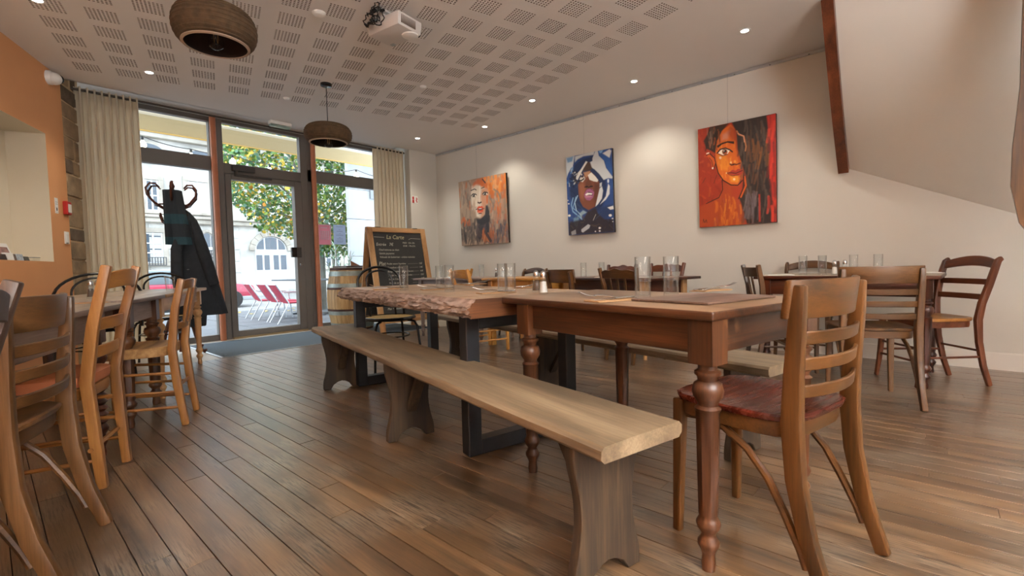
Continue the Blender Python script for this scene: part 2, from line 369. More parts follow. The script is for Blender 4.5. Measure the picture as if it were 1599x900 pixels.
CEIL = bpy.data.objects.new('ceiling', me); COL.objects.link(CEIL); CEIL['kind'] = 'structure'
obj('ceiling_void', MB().bb(-5.6, 5.4, -4.4, 6.18, CE+.0095, CE+.25), M['hole'], CEIL, smooth=False)
obj('ceiling_edge', MB().bb(-5.6, 5.4, 6.185, 6.205, CE, CE+.25), M['ceil'], CEIL, smooth=False)
struct('ceiling_recess', MB().bb(-.5, 5.4, 6.2, 7.2, 2.955, 3.03), M['ceil'], smooth=False)
# right wall, its baseboard and picture rail
WR = struct('wall_right', MB().bb(XR, XR+.2, -4.3, 7.2, -.05, 3.05), M['wall'], smooth=False)
struct('baseboard_right', MB().bb(XR-.014, XR, -4.2, 6.17, -.001, .125).bb(XR-.007, XR, -4.2, 6.17, .125, .132), plain('baseboard_paint', 'd8d2ca', .5), smooth=False)
rl = struct('trim_1', MB().bb(XR-.013, XR, -1.6, 6.15, 2.745, 2.768).bb(XR-.018, XR-.001, -1.6, 6.15, 2.738, 2.746), M['alu'], smooth=False)
hk = MB()
for i in range(24): hk.box((XR-.019, -1.4+i*.32, 2.7415), (.004, .012, .005))
obj('rail_screw', hk, M['black'], rl, smooth=False)
# short end wall beside the window and its splayed reveal
e = MB(); e.prism([(4.575, 6.17), (XR+.1, 6.17), (XR+.1, 7.1), (4.83, 7.1), (4.83, 6.96), (4.72, 6.6)], Matrix.Translation((0, 0, 1.5)), 3.06)
struct('wall_back', e, M['wall'], smooth=False)
# left wall, angled, with a niche
WA = np.array([.185, 5.332]); WD = np.array([.4254, .905]); WN = np.array([.905, -.4254])
def lw(s, z, d=0): p = WA+WD*s+WN*d; return (p[0], p[1], z)
s0, s1, n0, n1, z0, z1, dp = -11, .93, -2.1, .585, 1.022, 2.155, .27
wl = MB()
def q4(a, b, c, d): wl.add([a, b, c, d], [(0, 1, 2, 3)])
q4(lw(s0, -.05), lw(s1, -.05), lw(s1, z0), lw(s0, z0)); q4(lw(s0, z1), lw(s1, z1), lw(s1, 3), lw(s0, 3))
q4(lw(s0, z0), lw(n0, z0), lw(n0, z1), lw(s0, z1)); q4(lw(n1, z0), lw(s1, z0), lw(s1, z1), lw(n1, z1))
q4(lw(s1, -.05), lw(s1, -.05, -.35), lw(s1, 3, -.35), lw(s1, 3)); q4(lw(s0, -.05, -.35), lw(s1, -.05, -.35), lw(s1, 3, -.35), lw(s0, 3, -.35))
WL = struct('wall_left', wl, M['orange'], smooth=False)
nb = MB(); wl = nb
nb.add([lw(n0, z0), lw(n1, z0), lw(n1, z0, -dp), lw(n0, z0, -dp), lw(n0, z1), lw(n1, z1), lw(n1, z1, -dp), lw(n0, z1, -dp)], [(0, 1, 2, 3), (4, 7, 6, 5), (1, 5, 6, 2), (0, 3, 7, 4), (3, 2, 6, 7)])
obj('niche_lining', nb, M['niche'], WL, smooth=False)
struct('wall_rear', MB().bb(-5.6, 5.4, -4.4, -4.25, -.05, 3.05), M['wall'], smooth=False)
# stone pier left of the window: every stone a part
SM = plain('old_stone', '9a8265', .95, var=.35, vscale=7, bump=.8, bscale=45)
SM2 = plain('dark_stone', '6b5a49', .95, var=.35, vscale=9, bump=.8, bscale=45)
mort = plain('lime_mortar', 'c4a986', .95, bump=.5, bscale=60)
pier = MB(); pier.hexa([lw(.93, -.02, -.012), lw(1.34, -.02, -.012), lw(1.34, -.02, -.3), lw(.93, -.02, -.3), lw(.93, 2.9, -.012), lw(1.34, 2.9, -.012), lw(1.34, 2.9, -.3), lw(.93, 2.9, -.3)])
PIER = struct('wall_pier', pier, mort, smooth=False)
rs = random.Random(11); z = 0
while z < 2.78:
    h = rs.uniform(.13, .3); sp = rs.choice((.0, .0, .16, .22)); 
    for (a, b) in (((.935, .94+sp-.008), (.94+sp+.008, 1.33)) if sp else ((.935, 1.33),)):
        b_ = b-rs.uniform(0, .06); g = .008
        q = MB(); d0 = rs.uniform(-.004, .012)
        q.hexa([lw(a, z+g, -.1), lw(b_, z+g, -.1), lw(b_, z+h-g, -.1), lw(a, z+h-g, -.1), lw(a, z+g, d0-.006), lw(b_, z+g, d0), lw(b_-.01, z+h-g, d0), lw(a, z+h-g, d0-.004)])
        obj('stone', q, rs.choice((SM, SM, SM2)), PIER, bevel=.008, seg=1)
    z += h
# ---------------------------------------------------------------- glazed front
G = M['frame']; y0, y1 = YW-.05, YW+.04
def pane(name, x0, x1, z0, z1, par): return obj(name, MB().bb(x0, x1, YW-.004, YW+.004, z0, z1), M['pane'], par, smooth=False)
WIN1 = struct('window_1', MB().bb(.85, 2.12, y0, y1, -.02, .075).bb(.85, 2.12, y0, y1, 2.225, 2.40).bb(.85, 2.12, y0, y1, 2.845, 2.905).bb(.85, .93, y0, y1, .075, 2.845).bb(2.03, 2.12, y0, y1, .075, 2.845), G, bevel=.004)
pane('glass_pane', .93, 2.03, .075, 2.225, WIN1); pane('glass_pane', .93, 2.03, 2.40, 2.845, WIN1)
WIN3 = struct('window_3', MB().bb(3.30, 4.84, y0, y1, -.02, .075).bb(3.30, 4.84, y0, y1, 2.222, 2.40).bb(3.30, 4.84, y0, y1, 2.855, 2.905).bb(3.30, 3.39, y0, y1, .075, 2.855).bb(4.78, 4.84, y0, y1, .075, 2.855), G, bevel=.004)
pane('glass_pane', 3.39, 4.78, .075, 2.222, WIN3); pane('glass_pane', 3.39, 4.78, 2.40, 2.855, WIN3)
WIN2 = struct('window_2', MB().bb(2.12, 2.185, y0, y1, -.02, 2.905).bb(3.20, 3.30, y0, y1, -.02, 2.905).bb(2.185, 3.20, y0, y1, 2.205, 2.34).bb(2.185, 3.20, y0, y1, 2.86, 2.905), G, bevel=.004)
pane('glass_pane', 2.185, 3.20, 2.34, 2.86, WIN2)
DR = struct('door_1', MB().bb(2.19, 2.262, y0-.012, y1, .02, 2.198).bb(3.092, 3.196, y0-.012, y1, .02, 2.198).bb(2.262, 3.092, y0-.012, y1, .02, .098).bb(2.262, 3.092, y0-.012, y1, 2.128, 2.198), G, bevel=.004)
pane('glass_pane', 2.262, 3.092, .098, 2.128, DR)
obj('threshold', MB().bb(2.19, 3.2, YW-.09, YW+.05, -.005, .02), plain('brass_threshold', 'a88f6a', .35, metal=.5), DR, bevel=.003)
obj('door_closer', MB().bb(2.27, 2.55, y0-.07, y0, 2.24, 2.32).bb(2.30, 2.34, y0-.05, y0-.02, 2.19, 2.25).bb(2.30, 2.78, y0-.035, y0-.012, 2.172, 2.196), plain('closer_grey', '403c38', .5), DR, bevel=.006)
dl = obj('lock_box', MB().bb(3.00, 3.145, y0-.05, y0-.005, 1.09, 1.235), plain('lock_dark', '38332f', .45), DR, bevel=.006)
obj('lock_strike', MB().bb(3.0, 3.07, y0-.055, y0-.045, 1.095, 1.23), M['black'], dl, smooth=False)
obj('key_cylinder', MB().lathe([(.022, 0), (.022, .02), (.012, .03), (.012, .05)], n=14), M['chrome'], DR, loc=(3.13, y0-.012, .985)).rotation_euler = (R(90), 0, 0)
for px, lb in ((2.063, 1), (3.375, 2)):
    struct('trim_%d' % (lb+1), MB().lathe([(.036, 0), (.036, 2.9)], (px, YW-.1, 0), 20), M['post'])
struct('wall_front', MB().bb(-.6, .86, YW-.03, YW+.16, -.05, 3.0).bb(-.6, 5.4, YW-.02, YW+.18, 2.905, 5.2).bb(4.83, 5.4, YW-.05, YW+.16, -.05, 3.0), M['wall'], smooth=False)
# ---------------------------------------------------------------- stair soffit and its strings on the right
sf = MB()
def soff(u, v):   # u from the far string towards the camera, v from the wall up
    lo = Vector((XR-.001, .56-1.5*u, 1.675-.72*u)); hi = Vector((4.22-.05*u, .565-1.5*u, 2.80))
    p = lo.lerp(hi, v); p.z += .06*math.sin(math.pi*v)*(-1)*(1-u); return p
sf.grid(soff, 16, 12)
ST = struct('ceiling_stair', sf, M['wall'])
sk = obj('stair_back', MB().grid(lambda u, v: soff(u, v)+Vector((.0, 0, .14)), 8, 6), M['wall'], ST)
pts = [soff(0, k/10)+Vector((-.005, .012, -.0)) for k in range(11)]
obj('far_string', MB().beam(pts, .075, .15, (0, 1, 0)), M['red']['Z'], ST)
pts = [aty(1608, y, 0) for y in ()]
cp = [(3.95, -.36, 2.78), (3.95, -.375, 2.3), (3.95, -.372, 1.82), (3.95, -.348, 1.48), (3.95, -.345, 1.28), (3.95, -.375, 1.10), (3.95, -.45, .96), (3.95, -.60, .84), (3.95, -.9, .70)]
obj('near_string', MB().beam([(p[0], p[1]-.13, p[2]) for p in cp], .04, .26, (1, 0, 0)), M['brown']['Z'], ST)
# ================================================================ furniture makers (built at the origin, facing +Y)
def arc(n, f): return [f(i/n) for i in range(n+1)]
def curved_slat(z0, z1, xw, yb, bow, th=.014, arch=0, n=10, wavy=0, tilt=0):
    """a horizontal slat bowed backwards; arch lifts its top in the middle"""
    mb = MB(); rings = []
    for i in range(n+1):
        t = i/n*2-1; x = t*xw; y = yb-bow*(1-t*t)
        zt = z1+arch*(1-t*t)+wavy*(math.cos(t*math.pi*1.0)*.6+math.cos(t*math.pi*3)*.35); zb = z0+arch*.6*(1-t*t)
        rings.append([(x, y-th/2-tilt, zb), (x, y+th/2-tilt, zb), (x, y+th/2-tilt-(zt-zb)*.12, zt), (x, y-th/2-tilt-(zt-zb)*.12, zt)])
    return mb.loft(rings)
def seat_plate(w, d, z, th=.022, fw=None, round_=.08, dish=.012, yoff=0, n=28):
    """rounded trapezoid seat with a shallow hollow"""
    fw = fw or w; mb = MB(); ring = []
    for j in range(n):
        a = 2*math.pi*j/n; c, s_ = math.cos(a), math.sin(a); e = 4.5
        r = 1/((abs(c)**e+abs(s_)**e)**(1/e)); ww = (w+(fw-w)*(s_*r+1)/2)/2
        ring.append((c*r*ww, s_*r*d/2+yoff))
    rings = [[(x*.985, y*.985, z-th) for x, y in ring], [(x, y, z-th*.7) for x, y in ring], [(x, y, z-.004) for x, y in ring], [(x*.97, y*.97, z) for x, y in ring]]
    for k, q in ((.8, .5), (.5, 1), (.02, 1.0)): rings.append([(x*k, yoff+(y-yoff)*k, z-dish*q) for x, y in ring])
    return mb.loft(rings)
def bistro_wood_chair(label, W, seatm=None, loc=(0, 0, 0), rz=0, group=None):
    t = thing('bistro_chair', label, 'chair', loc, rz, group)
    for s in (-1, 1):
        pts = [(s*.185, -.285, 0), (s*.185, -.235, .15), (s*.185, -.205, .30), (s*.185, -.195, .45), (s*.188, -.20, .58), (s*.192, -.21, .72), (s*.192, -.217, .815)]
        obj('rear_leg', MB().beam(pts, [.03, .032, .034, .036, .034, .032, .026], [.036, .042, .046, .05, .044, .038, .03]), W['Z'], t, bevel=.006, seg=2)
        obj('front_leg', MB().beam([(s*.176, .162, 0), (s*.168, .155, .44)], [.026, .036], [.026, .036]), W['Z'], t, bevel=.005, seg=2)
        pts = [Vector((s*.168, .13, .392)), Vector((s*.172, .07, .40)), Vector((s*.175, .0, .385)), Vector((s*.178, -.07, .345)), Vector((s*.18, -.13, .28)), Vector((s*.182, -.175, .20)), Vector((s*.184, -.215, .12)), Vector((s*.185, -.232, .075))]
        obj('bent_brace', MB().tube(pts, .0115, 8), W['Y'], t)
    obj('seat', seat_plate(.40, .40, .462, .018, .42, yoff=-.01), seatm or W['Y'], t)
    fr = MB(); ring = []
    base = seat_plate(.375, .375, .444, .046, .395, dish=.001, yoff=-.01)
    obj('seat_frame', base, W['X'], t)
    obj('top_rail', curved_slat(.725, .828, .212, -.183, .055, .018, 0, 14), W['X'], t, bevel=.005, seg=2)
    for z in (.515, .588, .658): obj('back_slat', curved_slat(z, z+.035, .186, -.195-(z-.45)*.06, .038, .012, 0, 12), W['X'], t, bevel=.003)
    return t
def ladder_chair(label, W, seatm, loc, rz=0, group=None, H=.90):
    t = thing('ladder_back_chair', label, 'chair', loc, rz, group)
    for s in (-1, 1):
        pts = [(s*.15, -.215, 0), (s*.155, -.20, .25), (s*.165, -.19, .45), (s*.178, -.225, .68), (s*.19, -.285, H)]
        obj('rear_leg', MB().beam(pts, [.034, .038, .038, .034, .03], [.036, .04, .042, .04, .034]), W['Z'], t, bevel=.006, seg=2)
        obj('front_leg', MB().beam([(s*.185, .185, 0), (s*.185, .18, .44)], [.03, .036], [.03, .036]), W['Z'], t, bevel=.005)
        for z in (.12, .22, .32): obj('side_stretcher', MB().tube([(s*.155, -.19, z), (s*.185, .18, z+.0)], .009, 6), W['Y'], t)
    for z, sgn in ((.20, 1), (.17, -1)): obj('stretcher', MB().tube([(-.175, sgn*.19, z), (.175, sgn*.19, z)], .010, 6), W['X'], t)
    obj('top_rail', curved_slat(H-.10, H-.035, .185, -.235, .035, .014, .022, 12, tilt=.03), W['X'], t, bevel=.003)
    obj('back_slat', curved_slat(.655, .705, .178, -.205, .03, .012, .006, 10, tilt=.01), W['X'], t, bevel=.003)
    obj('back_slat', curved_slat(.54, .588, .172, -.19, .026, .012, .006, 10, tilt=.008), W['X'], t, bevel=.003)
    if seatm == 'rush':
        obj('seat', seat_plate(.37, .37, .462, .05, .41, dish=.006, yoff=-.005), M['rush'], t)
    else:
        obj('seat_frame', seat_plate(.36, .37, .425, .05, .40, dish=.001), W['X'], t)
        obj('seat_cushion', seat_plate(.37, .38, .475, .045, .41, dish=-.012), seatm, t)
    return t
def splat_rush_chair(label, W, loc, rz=0, group=None):
    t = thing('rush_seat_chair', label, 'chair', loc, rz, group)
    for s in (-1, 1):
        pts = [(s*.16, -.235, 0), (s*.162, -.205, .25), (s*.165, -.19, .45), (s*.17, -.215, .68), (s*.175, -.255, .855)]
        obj('rear_leg', MB().beam(pts, [.034, .038, .038, .034, .03], [.036, .042, .042, .04, .034]), W['Z'], t, bevel=.006, seg=2)
        obj('front_leg', MB().lathe([(.015, 0), (.02, .1), (.02, .45), (.012, .46)], (s*.18, .185, 0), 10), W['Z'], t)
        for z in (.13, .22, .33): obj('side_stretcher', MB().tube([(s*.16, -.2, z-.02), (s*.18, .18, z)], .009, 6), W['Y'], t)
    for z in (.16, .28): obj('stretcher', MB().tube([(-.18, .185, z), (.18, .185, z)], .009, 6), W['X'], t)
    obj('stretcher', MB().tube([(-.16, -.2, .22), (.16, -.2, .22)], .01, 6), W['X'], t)
    obj('top_rail', curved_slat(.79, .84, .168, -.225, .03, .014, .014, 12, tilt=.01), W['X'], t, bevel=.003)
    obj('back_slat', curved_slat(.56, .60, .165, -.195, .026, .014, 0, 10, tilt=.006), W['X'], t, bevel=.003)
    for x in (-.075, 0, .075): obj('back_splat', MB().beam([(x, -.225-.02*(1-(x/.17)**2), .595), (x, -.255-.03*(1-(x/.17)**2), .80)], .042, .01, (1, 0, 0)), W['Z'], t, bevel=.002)
    obj('seat', seat_plate(.36, .36, .468, .055, .40, dish=.008), M['rush'], t)
    return t
def metal_bistro_chair(label, loc, rz=0, group=None, sw=.22, hoop=.225, hh=.895):
    t = thing('metal_bistro_chair', label, 'chair', loc, rz, group)
    def hp(w, top, yb, z0=.44, n=16):
        p = [(-w, yb+.03, z0), (-w*1.01, yb+.01, z0+.12)]
        zc = top-w*.72
        for i in range(n+1):
            a = math.pi-math.pi*i/n; p.append((w*math.cos(a)*1.02, yb-.05-.02*math.sin(a), zc+w*.72*math.sin(a)))
        return p+[(w*1.01, yb+.01, z0+.12), (w, yb+.03, z0)]
    obj('back_hoop', MB().tube(hp(hoop*.93, hh, -.17), .0115, 8), M['black'], t)
    obj('inner_hoop', MB().tube(hp(hoop*.56, hh-.035, -.175), .009, 8), M['black'], t)
    obj('seat', MB().lathe([(sw*.5, .448), (sw*.94, .448), (sw*.95, .462), (sw*.5, .466), (.001, .466)], n=28), M['canework'], t)
    obj('seat_rim', MB().lathe([(sw*.93, .44), (sw, .444), (sw+.006, .455), (sw, .468), (sw*.93, .470), (sw*.93, .44)], n=28, cap=False), M['black'], t)
    for sx, sy in ((-1, 1), (1, 1), (-1, -1), (1, -1)):
        p = [(sx*.12, sy*.12, .437), (sx*.165, sy*.16, .425), (sx*.185, sy*.175, .38), (sx*.20, sy*.19, .2), (sx*.215, sy*.21, 0)]
        obj('leg', MB().tube(p, .0105, 8), M['black'], t)
    obj('leg_ring', MB().tube([(.17*math.cos(a*math.pi/12), .17*math.sin(a*math.pi/12), .30) for a in range(24)], .006, 6, True), M['black'], t)
    return t
def scroll_chair(label, W, loc, rz=0, group=None, H=.87, seatm=None):
    t = thing('scroll_back_chair', label, 'chair', loc, rz, group)
    for s in (-1, 1):
        pts = [(s*.155, -.275, 0), (s*.157, -.23, .14), (s*.16, -.198, .30), (s*.165, -.185, .45), (s*.178, -.195, .56), (s*.192, -.225, .68), (s*.197, -.252, .78), (s*.197, -.272, H-.03), (s*.197, -.296, H-.012)]
        obj('rear_leg', MB().beam(pts, [.026, .028, .03, .032, .03, .03, .028, .028, .024], [.03, .034, .038, .044, .042, .04, .04, .036, .03]), W['Z'], t, bevel=.008, seg=2)
        obj('front_leg', MB().beam([(s*.19, .215, 0), (s*.19, .195, .12), (s*.188, .18, .28), (s*.185, .175, .43)], [.024, .028, .032, .036], [.026, .03, .034, .038]), W['Z'], t, bevel=.006)
        obj('side_stretcher', MB().tube([(s*.157, -.215, .20), (s*.19, .185, .20)], .008, 6), W['Y'], t)
    obj('stretcher', MB().tube([(-.187, .18, .26), (.187, .18, .26)], .008, 6), W['X'], t); obj('stretcher', MB().tube([(-.187, .19, .17), (.187, .19, .17)], .008, 6), W['X'], t)
    obj('stretcher', MB().tube([(-.157, -.21, .24), (.157, -.21, .24)], .008, 6), W['X'], t)
    obj('top_rail', curved_slat(H-.085, H-.03, .19, -.262, .03, .022, .036, 14), W['X'], t, bevel=.006, seg=2)
    for z in (.70, .60): obj('back_slat', curved_slat(z-.018, z+.02, .188 if z > .65 else .178, -.225 if z > .65 else -.2, .02, .014, 0, 10), W['X'], t, bevel=.003)
    obj('seat', seat_plate(.36, .38, .465, .022, .42, dish=.006), seatm or M['honey']['X'], t)
    obj('seat_frame', seat_plate(.34, .36, .446, .045, .40, dish=.001), W['X'], t)
    return t
def wavy_chair(label, W, loc, rz=0, group=None, H=.86, wavy=.016, spindles=3):
    t = thing('spindle_back_chair', label, 'chair', loc, rz, group)
    for s in (-1, 1):
        pts = [(s*.155, -.235, 0), (s*.158, -.20, .25), (s*.165, -.19, .45), (s*.19, -.21, .68), (s*.212, -.245, H-.015)]
        obj('rear_leg', MB().beam(pts, [.028, .032, .034, .032, .03], [.03, .036, .04, .036, .032]), W['Z'], t, bevel=.004)
        obj('front_leg', MB().beam([(s*.175, .18, 0), (s*.175, .175, .44)], [.024, .034], [.024, .034]), W['Z'], t, bevel=.004)
        obj('side_stretcher', MB().tube([(s*.158, -.2, .2), (s*.175, .175, .2)], .009, 6), W['Y'], t)
    obj('stretcher', MB().tube([(-.167, 0, .2), (.167, 0, .2)], .009, 6), W['X'], t)
    obj('top_rail', curved_slat(H-.11, H-.035, .205, -.225, .03, .018, 0, 20, wavy), W['X'], t, bevel=.003)
    obj('back_slat', curved_slat(.53, .56, .175, -.195, .025, .014), W['X'], t, bevel=.002)
    for x in [(-.09, 0, .09), (-.05, .05)][0 if spindles == 3 else 1]: obj('spindle', MB().beam([(x*.85, -.21, .55), (x, -.25, H-.09)], .024, .012, (1, 0, 0)), W['Z'], t, bevel=.002)
    obj('seat', seat_plate(.37, .38, .462, .024, .41, dish=.008), W['Y'], t)
    obj('seat_frame', seat_plate(.345, .36, .441, .04, .385, dish=.001), W['X'], t)
    return t
def plain_rail_chair(label, W, loc, rz=0, group=None):
    t = thing('panel_back_chair', label, 'chair', loc, rz, group)
    for s in (-1, 1):
        pts = [(s*.155, -.245, 0), (s*.16, -.205, .25), (s*.165, -.19, .45), (s*.175, -.215, .68), (s*.178, -.245, .82)]
        obj('rear_leg', MB().beam(pts, [.03, .034, .036, .034, .03], [.032, .038, .042, .036, .03]), W['Z'], t, bevel=.004)
        obj('front_leg', MB().beam([(s*.175, .18, 0), (s*.175, .175, .44)], [.024, .034], [.024, .034]), W['Z'], t, bevel=.004)
        obj('side_stretcher', MB().tube([(s*.158, -.2, .22), (s*.175, .175, .22)], .009, 6), W['Y'], t)
    obj('top_rail', curved_slat(.715, .84, .205, -.20, .05, .016, 0, 14), W['X'], t, bevel=.004)
    obj('back_slat', curved_slat(.56, .60, .172, -.19, .03, .012), W['X'], t, bevel=.002)
    obj('seat', seat_plate(.38, .39, .462, .022, .41), W['Y'], t)
    obj('seat_frame', seat_plate(.355, .365, .442, .04, .385, dish=.001), W['X'], t)
    return t
LEG_RING = [(.0, 0), (.018, 0), (.020, .02), (.017, .045), (.020, .055), (.030, .075), (.030, .085), (.021, .098), (.019, .108), (.031, .125), (.034, .138), (.028, .15), (.024, .158)]
def turned_leg(top, r=1.0, fluted=True, block=.13, bw=.068, twist=False, bulb=True):
    """foot at z 0; square block under the top"""
    p = [(a*r, z) for a, z in LEG_RING]
    zb = top-block
    if twist:
        n = 9; zz = .16
        for i in range(n):
            h = (zb-.12-.16)/n; z = .16+i*h; p += [(.022*r, z), (.036*r, z+h*.5), (.022*r, z+h*.98)]
    elif fluted:
        p += [(.027*r, .165, 1), (.030*r, .30, 1), (.033*r, zb-.135, 1)]
    else: p += [(.022*r, .165), (.030*r, zb-.17), (.030*r, zb-.14)]
    if bulb: p += [(.034*r, zb-.132), (.036*r, zb-.126), (.027*r, zb-.118), (.028*r, zb-.11), (.040*r, zb-.092), (.043*r, zb-.075), (.038*r, zb-.056), (.027*r, zb-.048), (.029*r, zb-.036), (.036*r, zb-.03), (.036*r, zb-.022), (.026*r, zb-.016), (.026*r, zb)]
    else: p += [(.03*r, zb)]
    mb = MB().lathe(p, n=16, flute=.14)
    mb.box((0, 0, zb+block/2), (bw, bw, block)); return mb
def turned_table(name, label, L, Wd, Hh, top, apron, leg, loc, rz, legkw=None, group=None, overY=(.05, .05), overX=.05, th=.026, ap=.105, topbevel=.006, apron_round=False):
    """table with its long side along Y; origin at the centre"""
    t = thing(name, label, 'table', loc, rz, group)
    obj('tabletop', MB().box((0, 0, Hh-th/2), (Wd, L, th)), [top, apron[0]], t, bevel=topbevel, seg=3)
    for pl in t.children[0].data.polygons: pl.material_index = 0 if pl.normal.z > .85 else 1
    zb = Hh-th; kw = dict(legkw or {}); bw = kw.get('bw', .068); kw.setdefault('block', ap+.03)
    xs = Wd/2-overX-bw/2; ya, yb = -L/2+overY[0]+bw/2, L/2-overY[1]-bw/2
    for x in (-xs, xs):
        for y in (ya, yb): obj('leg', turned_leg(zb, **kw), leg, t, loc=(x, y, 0), ang=50, bevel=0)
    for x in (-xs, xs):
        a = MB()
        if apron_round: a.loft([[(x-.012, y, zb), (x+.012, y, zb), (x+.022, y, zb-ap*.3), (x+.022, y, zb-ap*.7), (x+.012, y, zb-ap), (x-.012, y, zb-ap), (x-.022, y, zb-ap*.7), (x-.022, y, zb-ap*.3)] for y in (ya+bw/2, yb-bw/2)])
        else: a.box((x, (ya+yb)/2, zb-ap/2), (.024, yb-ya-bw, ap))
        obj('apron', a, apron[0], t, bevel=0 if apron_round else .002)
    for y in (ya, yb): obj('apron', MB().box((0, y, zb-ap/2), (2*xs-bw, .024, ap)), apron[1], t, bevel=.002)
    return t
def bench(label, L, Wd, loc, rz, legs, group=None, Hh=.45):
    t = thing('plank_bench', label, 'bench', loc, rz, group)
    mb = MB(); n = 26; rr = random.Random(len(label)); th = .042
    def sec(i):
        y = -L/2+L*i/n; j = [rr.uniform(-.003, .003) for _ in range(4)]
        w2 = Wd/2
        return [(-w2+.012+j[0], y, Hh-th), (w2-.012+j[1], y, Hh-th), (w2+j[1], y, Hh-th+.012), (w2+j[2]*.6, y, Hh-.010), (w2-.010, y, Hh+j[2]*.4), (w2*.33, y, Hh+.001), (-w2*.33, y, Hh+.001), (-w2+.010, y, Hh+j[3]*.4), (-w2+j[3]*.6, y, Hh-.010), (-w2+j[0], y, Hh-th+.012)]
    mb.loft([sec(i) for i in range(n+1)])
    obj('seat_plank', mb, M['bench']['Y'], t, ang=40)
    for y, br in legs:
        hw = Wd/2-.025; out = []
        def xw(z):
            k = z/(Hh-th); return hw*(1.0-.22*math.sin(math.pi*min(1, max(0, (k-.12)/.75)))+.0*k)
        zs = [0.0, .03, .06]+[.06+(Hh-th-.06)*i/10 for i in range(1, 11)]
        right = [(xw(z), z) for z in zs]; left = [(-a, z) for a, z in reversed(right)]
        archp = [(-hw*.62, 0), (-hw*.45, .032), (-hw*.2, .05), (0, .055), (hw*.2, .05), (hw*.45, .032), (hw*.62, 0)]
        poly = right+left+archp
        Mx = Matrix.Translation((0, y, 0)) @ Matrix.Rotation(R(90), 4, 'X')
        o = obj('leg_board', MB().prism(poly, Mx, .036), M['benchleg'], t, bevel=.003)
        if br:
            obj('brace', MB().beam([(0, y+br*.02, .15), (0, y+br*.20, Hh-th+.005)], .05, .026, (1, 0, 0)), M['benchleg'], t, bevel=.002)
    return t
def tumbler(label, p, h=.155, r=.03, group=None):
    mb = MB().lathe([(.0005, 0), (r*.93, 0), (r*.97, .004), (r, h-.001), (r-.0009, h), (r-.0020, h-.001), (r*.97-.0028, .012), (.0005, .011)], n=24)
    o = obj('tumbler_glass', mb, M['glass'], loc=p, ang=50); tag(o, label, 'glass', group); return o
def shaker(label, p, content, group=None):
    t = thing('shaker', label, 'shaker', p, 0, group)
    obj('glass_body', MB().lathe([(.0005, 0), (.021, 0), (.0225, .004), (.019, .03), (.0135, .078), (.0125, .082), (0.0118, .080), (.0125, .074), (.0178, .03), (.0195, .009), (.0005, .008)], n=12), M['bulbglass'], t, ang=20)
    obj('filling', MB().lathe([(.0005, .0085), (.019, .0095), (.0172, .03), (.0140, .058), (.0005, .060)], n=12), content, t)
    obj('cap', MB().lathe([(.0135, .078), (.0145, .082), (.0145, .096), (.011, .106), (.004, .111), (.0005, .112)], n=14), M['chrome'], t)
    return t
def place_setting(labels, p, rz, group_n, group_c):
    """folded kraft napkin with a knife and a fork laid on it; each of the three is a thing"""
    c, s_ = math.cos(rz), math.sin(rz)
    def P(x, y, z): return (p[0]+c*x-s_*y, p[1]+s_*x+c*y, p[2]+z)
    n = obj('paper_napkin', MB().box((0, 0, .0016), (.085, .19, .003)).box((.004, .004, .0045), (.078, .18, .002)), M['kraft'], loc=P(0, 0, .0004), rz=rz, bevel=.0008); tag(n, labels[0], 'napkin', group_n)
    k = thing('table_knife', labels[1], 'knife', P(-.018, .0, .0062), rz+.10, group_c)
    obj('handle', MB().loft([[(w*math.cos(a*math.pi/4), y, .004+.0035*math.sin(a*math.pi/4)) for a in range(8)] for y, w in ((-.105, .004), (-.10, .008), (-.05, .008), (-.01, .0055), (0, .005))]), M['chrome'], k)
    obj('blade', MB().prism([(-.007, 0), (.007, 0), (.009, .03), (.008, .08), (.0, .105), (-.006, .09)], Matrix.Translation((0, 0, .004)), .0016), M['chrome'], k)
    f = thing('table_fork', labels[2], 'fork', P(.020, .012, .0085), rz-.22, group_c); f.rotation_euler[0] = .10
    obj('handle', MB().loft([[(w*math.cos(a*math.pi/4), y, .004+z+.0025*math.sin(a*math.pi/4)) for a in range(8)] for y, w, z in ((-.105, .003, .0), (-.10, .009, 0), (-.05, .006, .002), (.02, .004, .006), (.045, .005, .004))]), M['chrome'], f)
    h = MB().prism([(-.006, .04), (.006, .04), (.0115, .055), (.0115, .066), (-.0115, .066), (-.0115, .055)], Matrix.Translation((0, 0, .007)), .002)
    obj('head', h, M['chrome'], f)
    for x in (-.0095, -.0032, .0032, .0095): obj('tine', MB().beam([(x, .064, .007), (x, .085, .010), (x, .106, .016)], .0034, .002, (1, 0, 0)), M['chrome'], f)
# ================================================================ furniture placed
M['dusk'] = {a: wood('dark_dusky_wood_'+a, '2a1d15', '46342a', '5f4a3c', a, .4) for a in 'XYZ'}
M['canework'] = plain('yellow_woven_seat', 'b5924a', .6, var=.25, vscale=160, bump=.4, bscale=200)
M['rush'] = wood('rush_weave', '5d3c1c', '9a7040', 'c19a63', 'X', .6, grain=60, bump=.6, contrast=.8)
M['terracotta'] = plain('terracotta_leatherette', 'a8623c', .45, var=.1, vscale=9, bump=.05, bscale=120)
M['redseat'] = wood('worn_red_brown_seat', '1c0d08', '46190f', '7a2f18', 'X', .24, contrast=.9, grain=10)
M['kraft'] = plain('kraft_paper', 'b08a62', .85, var=.08, vscale=40)
M['salt'] = plain('salt', 'e4e0da', .8); M['pepper'] = plain('ground_pepper', '5b4638', .9, var=.3, vscale=300)
M['slabedge'] = plain('live_edge_bark', '9c897e', .85, var=.4, vscale=16, bump=1.0, bscale=38)
def U(tilt): a = math.radians(tilt); return Vector((math.sin(a), math.cos(a), 0)), Vector((math.cos(a), -math.sin(a), 0))
def face(fx, fy): return math.atan2(-fx, fy)
uc, vc = U(13.5)
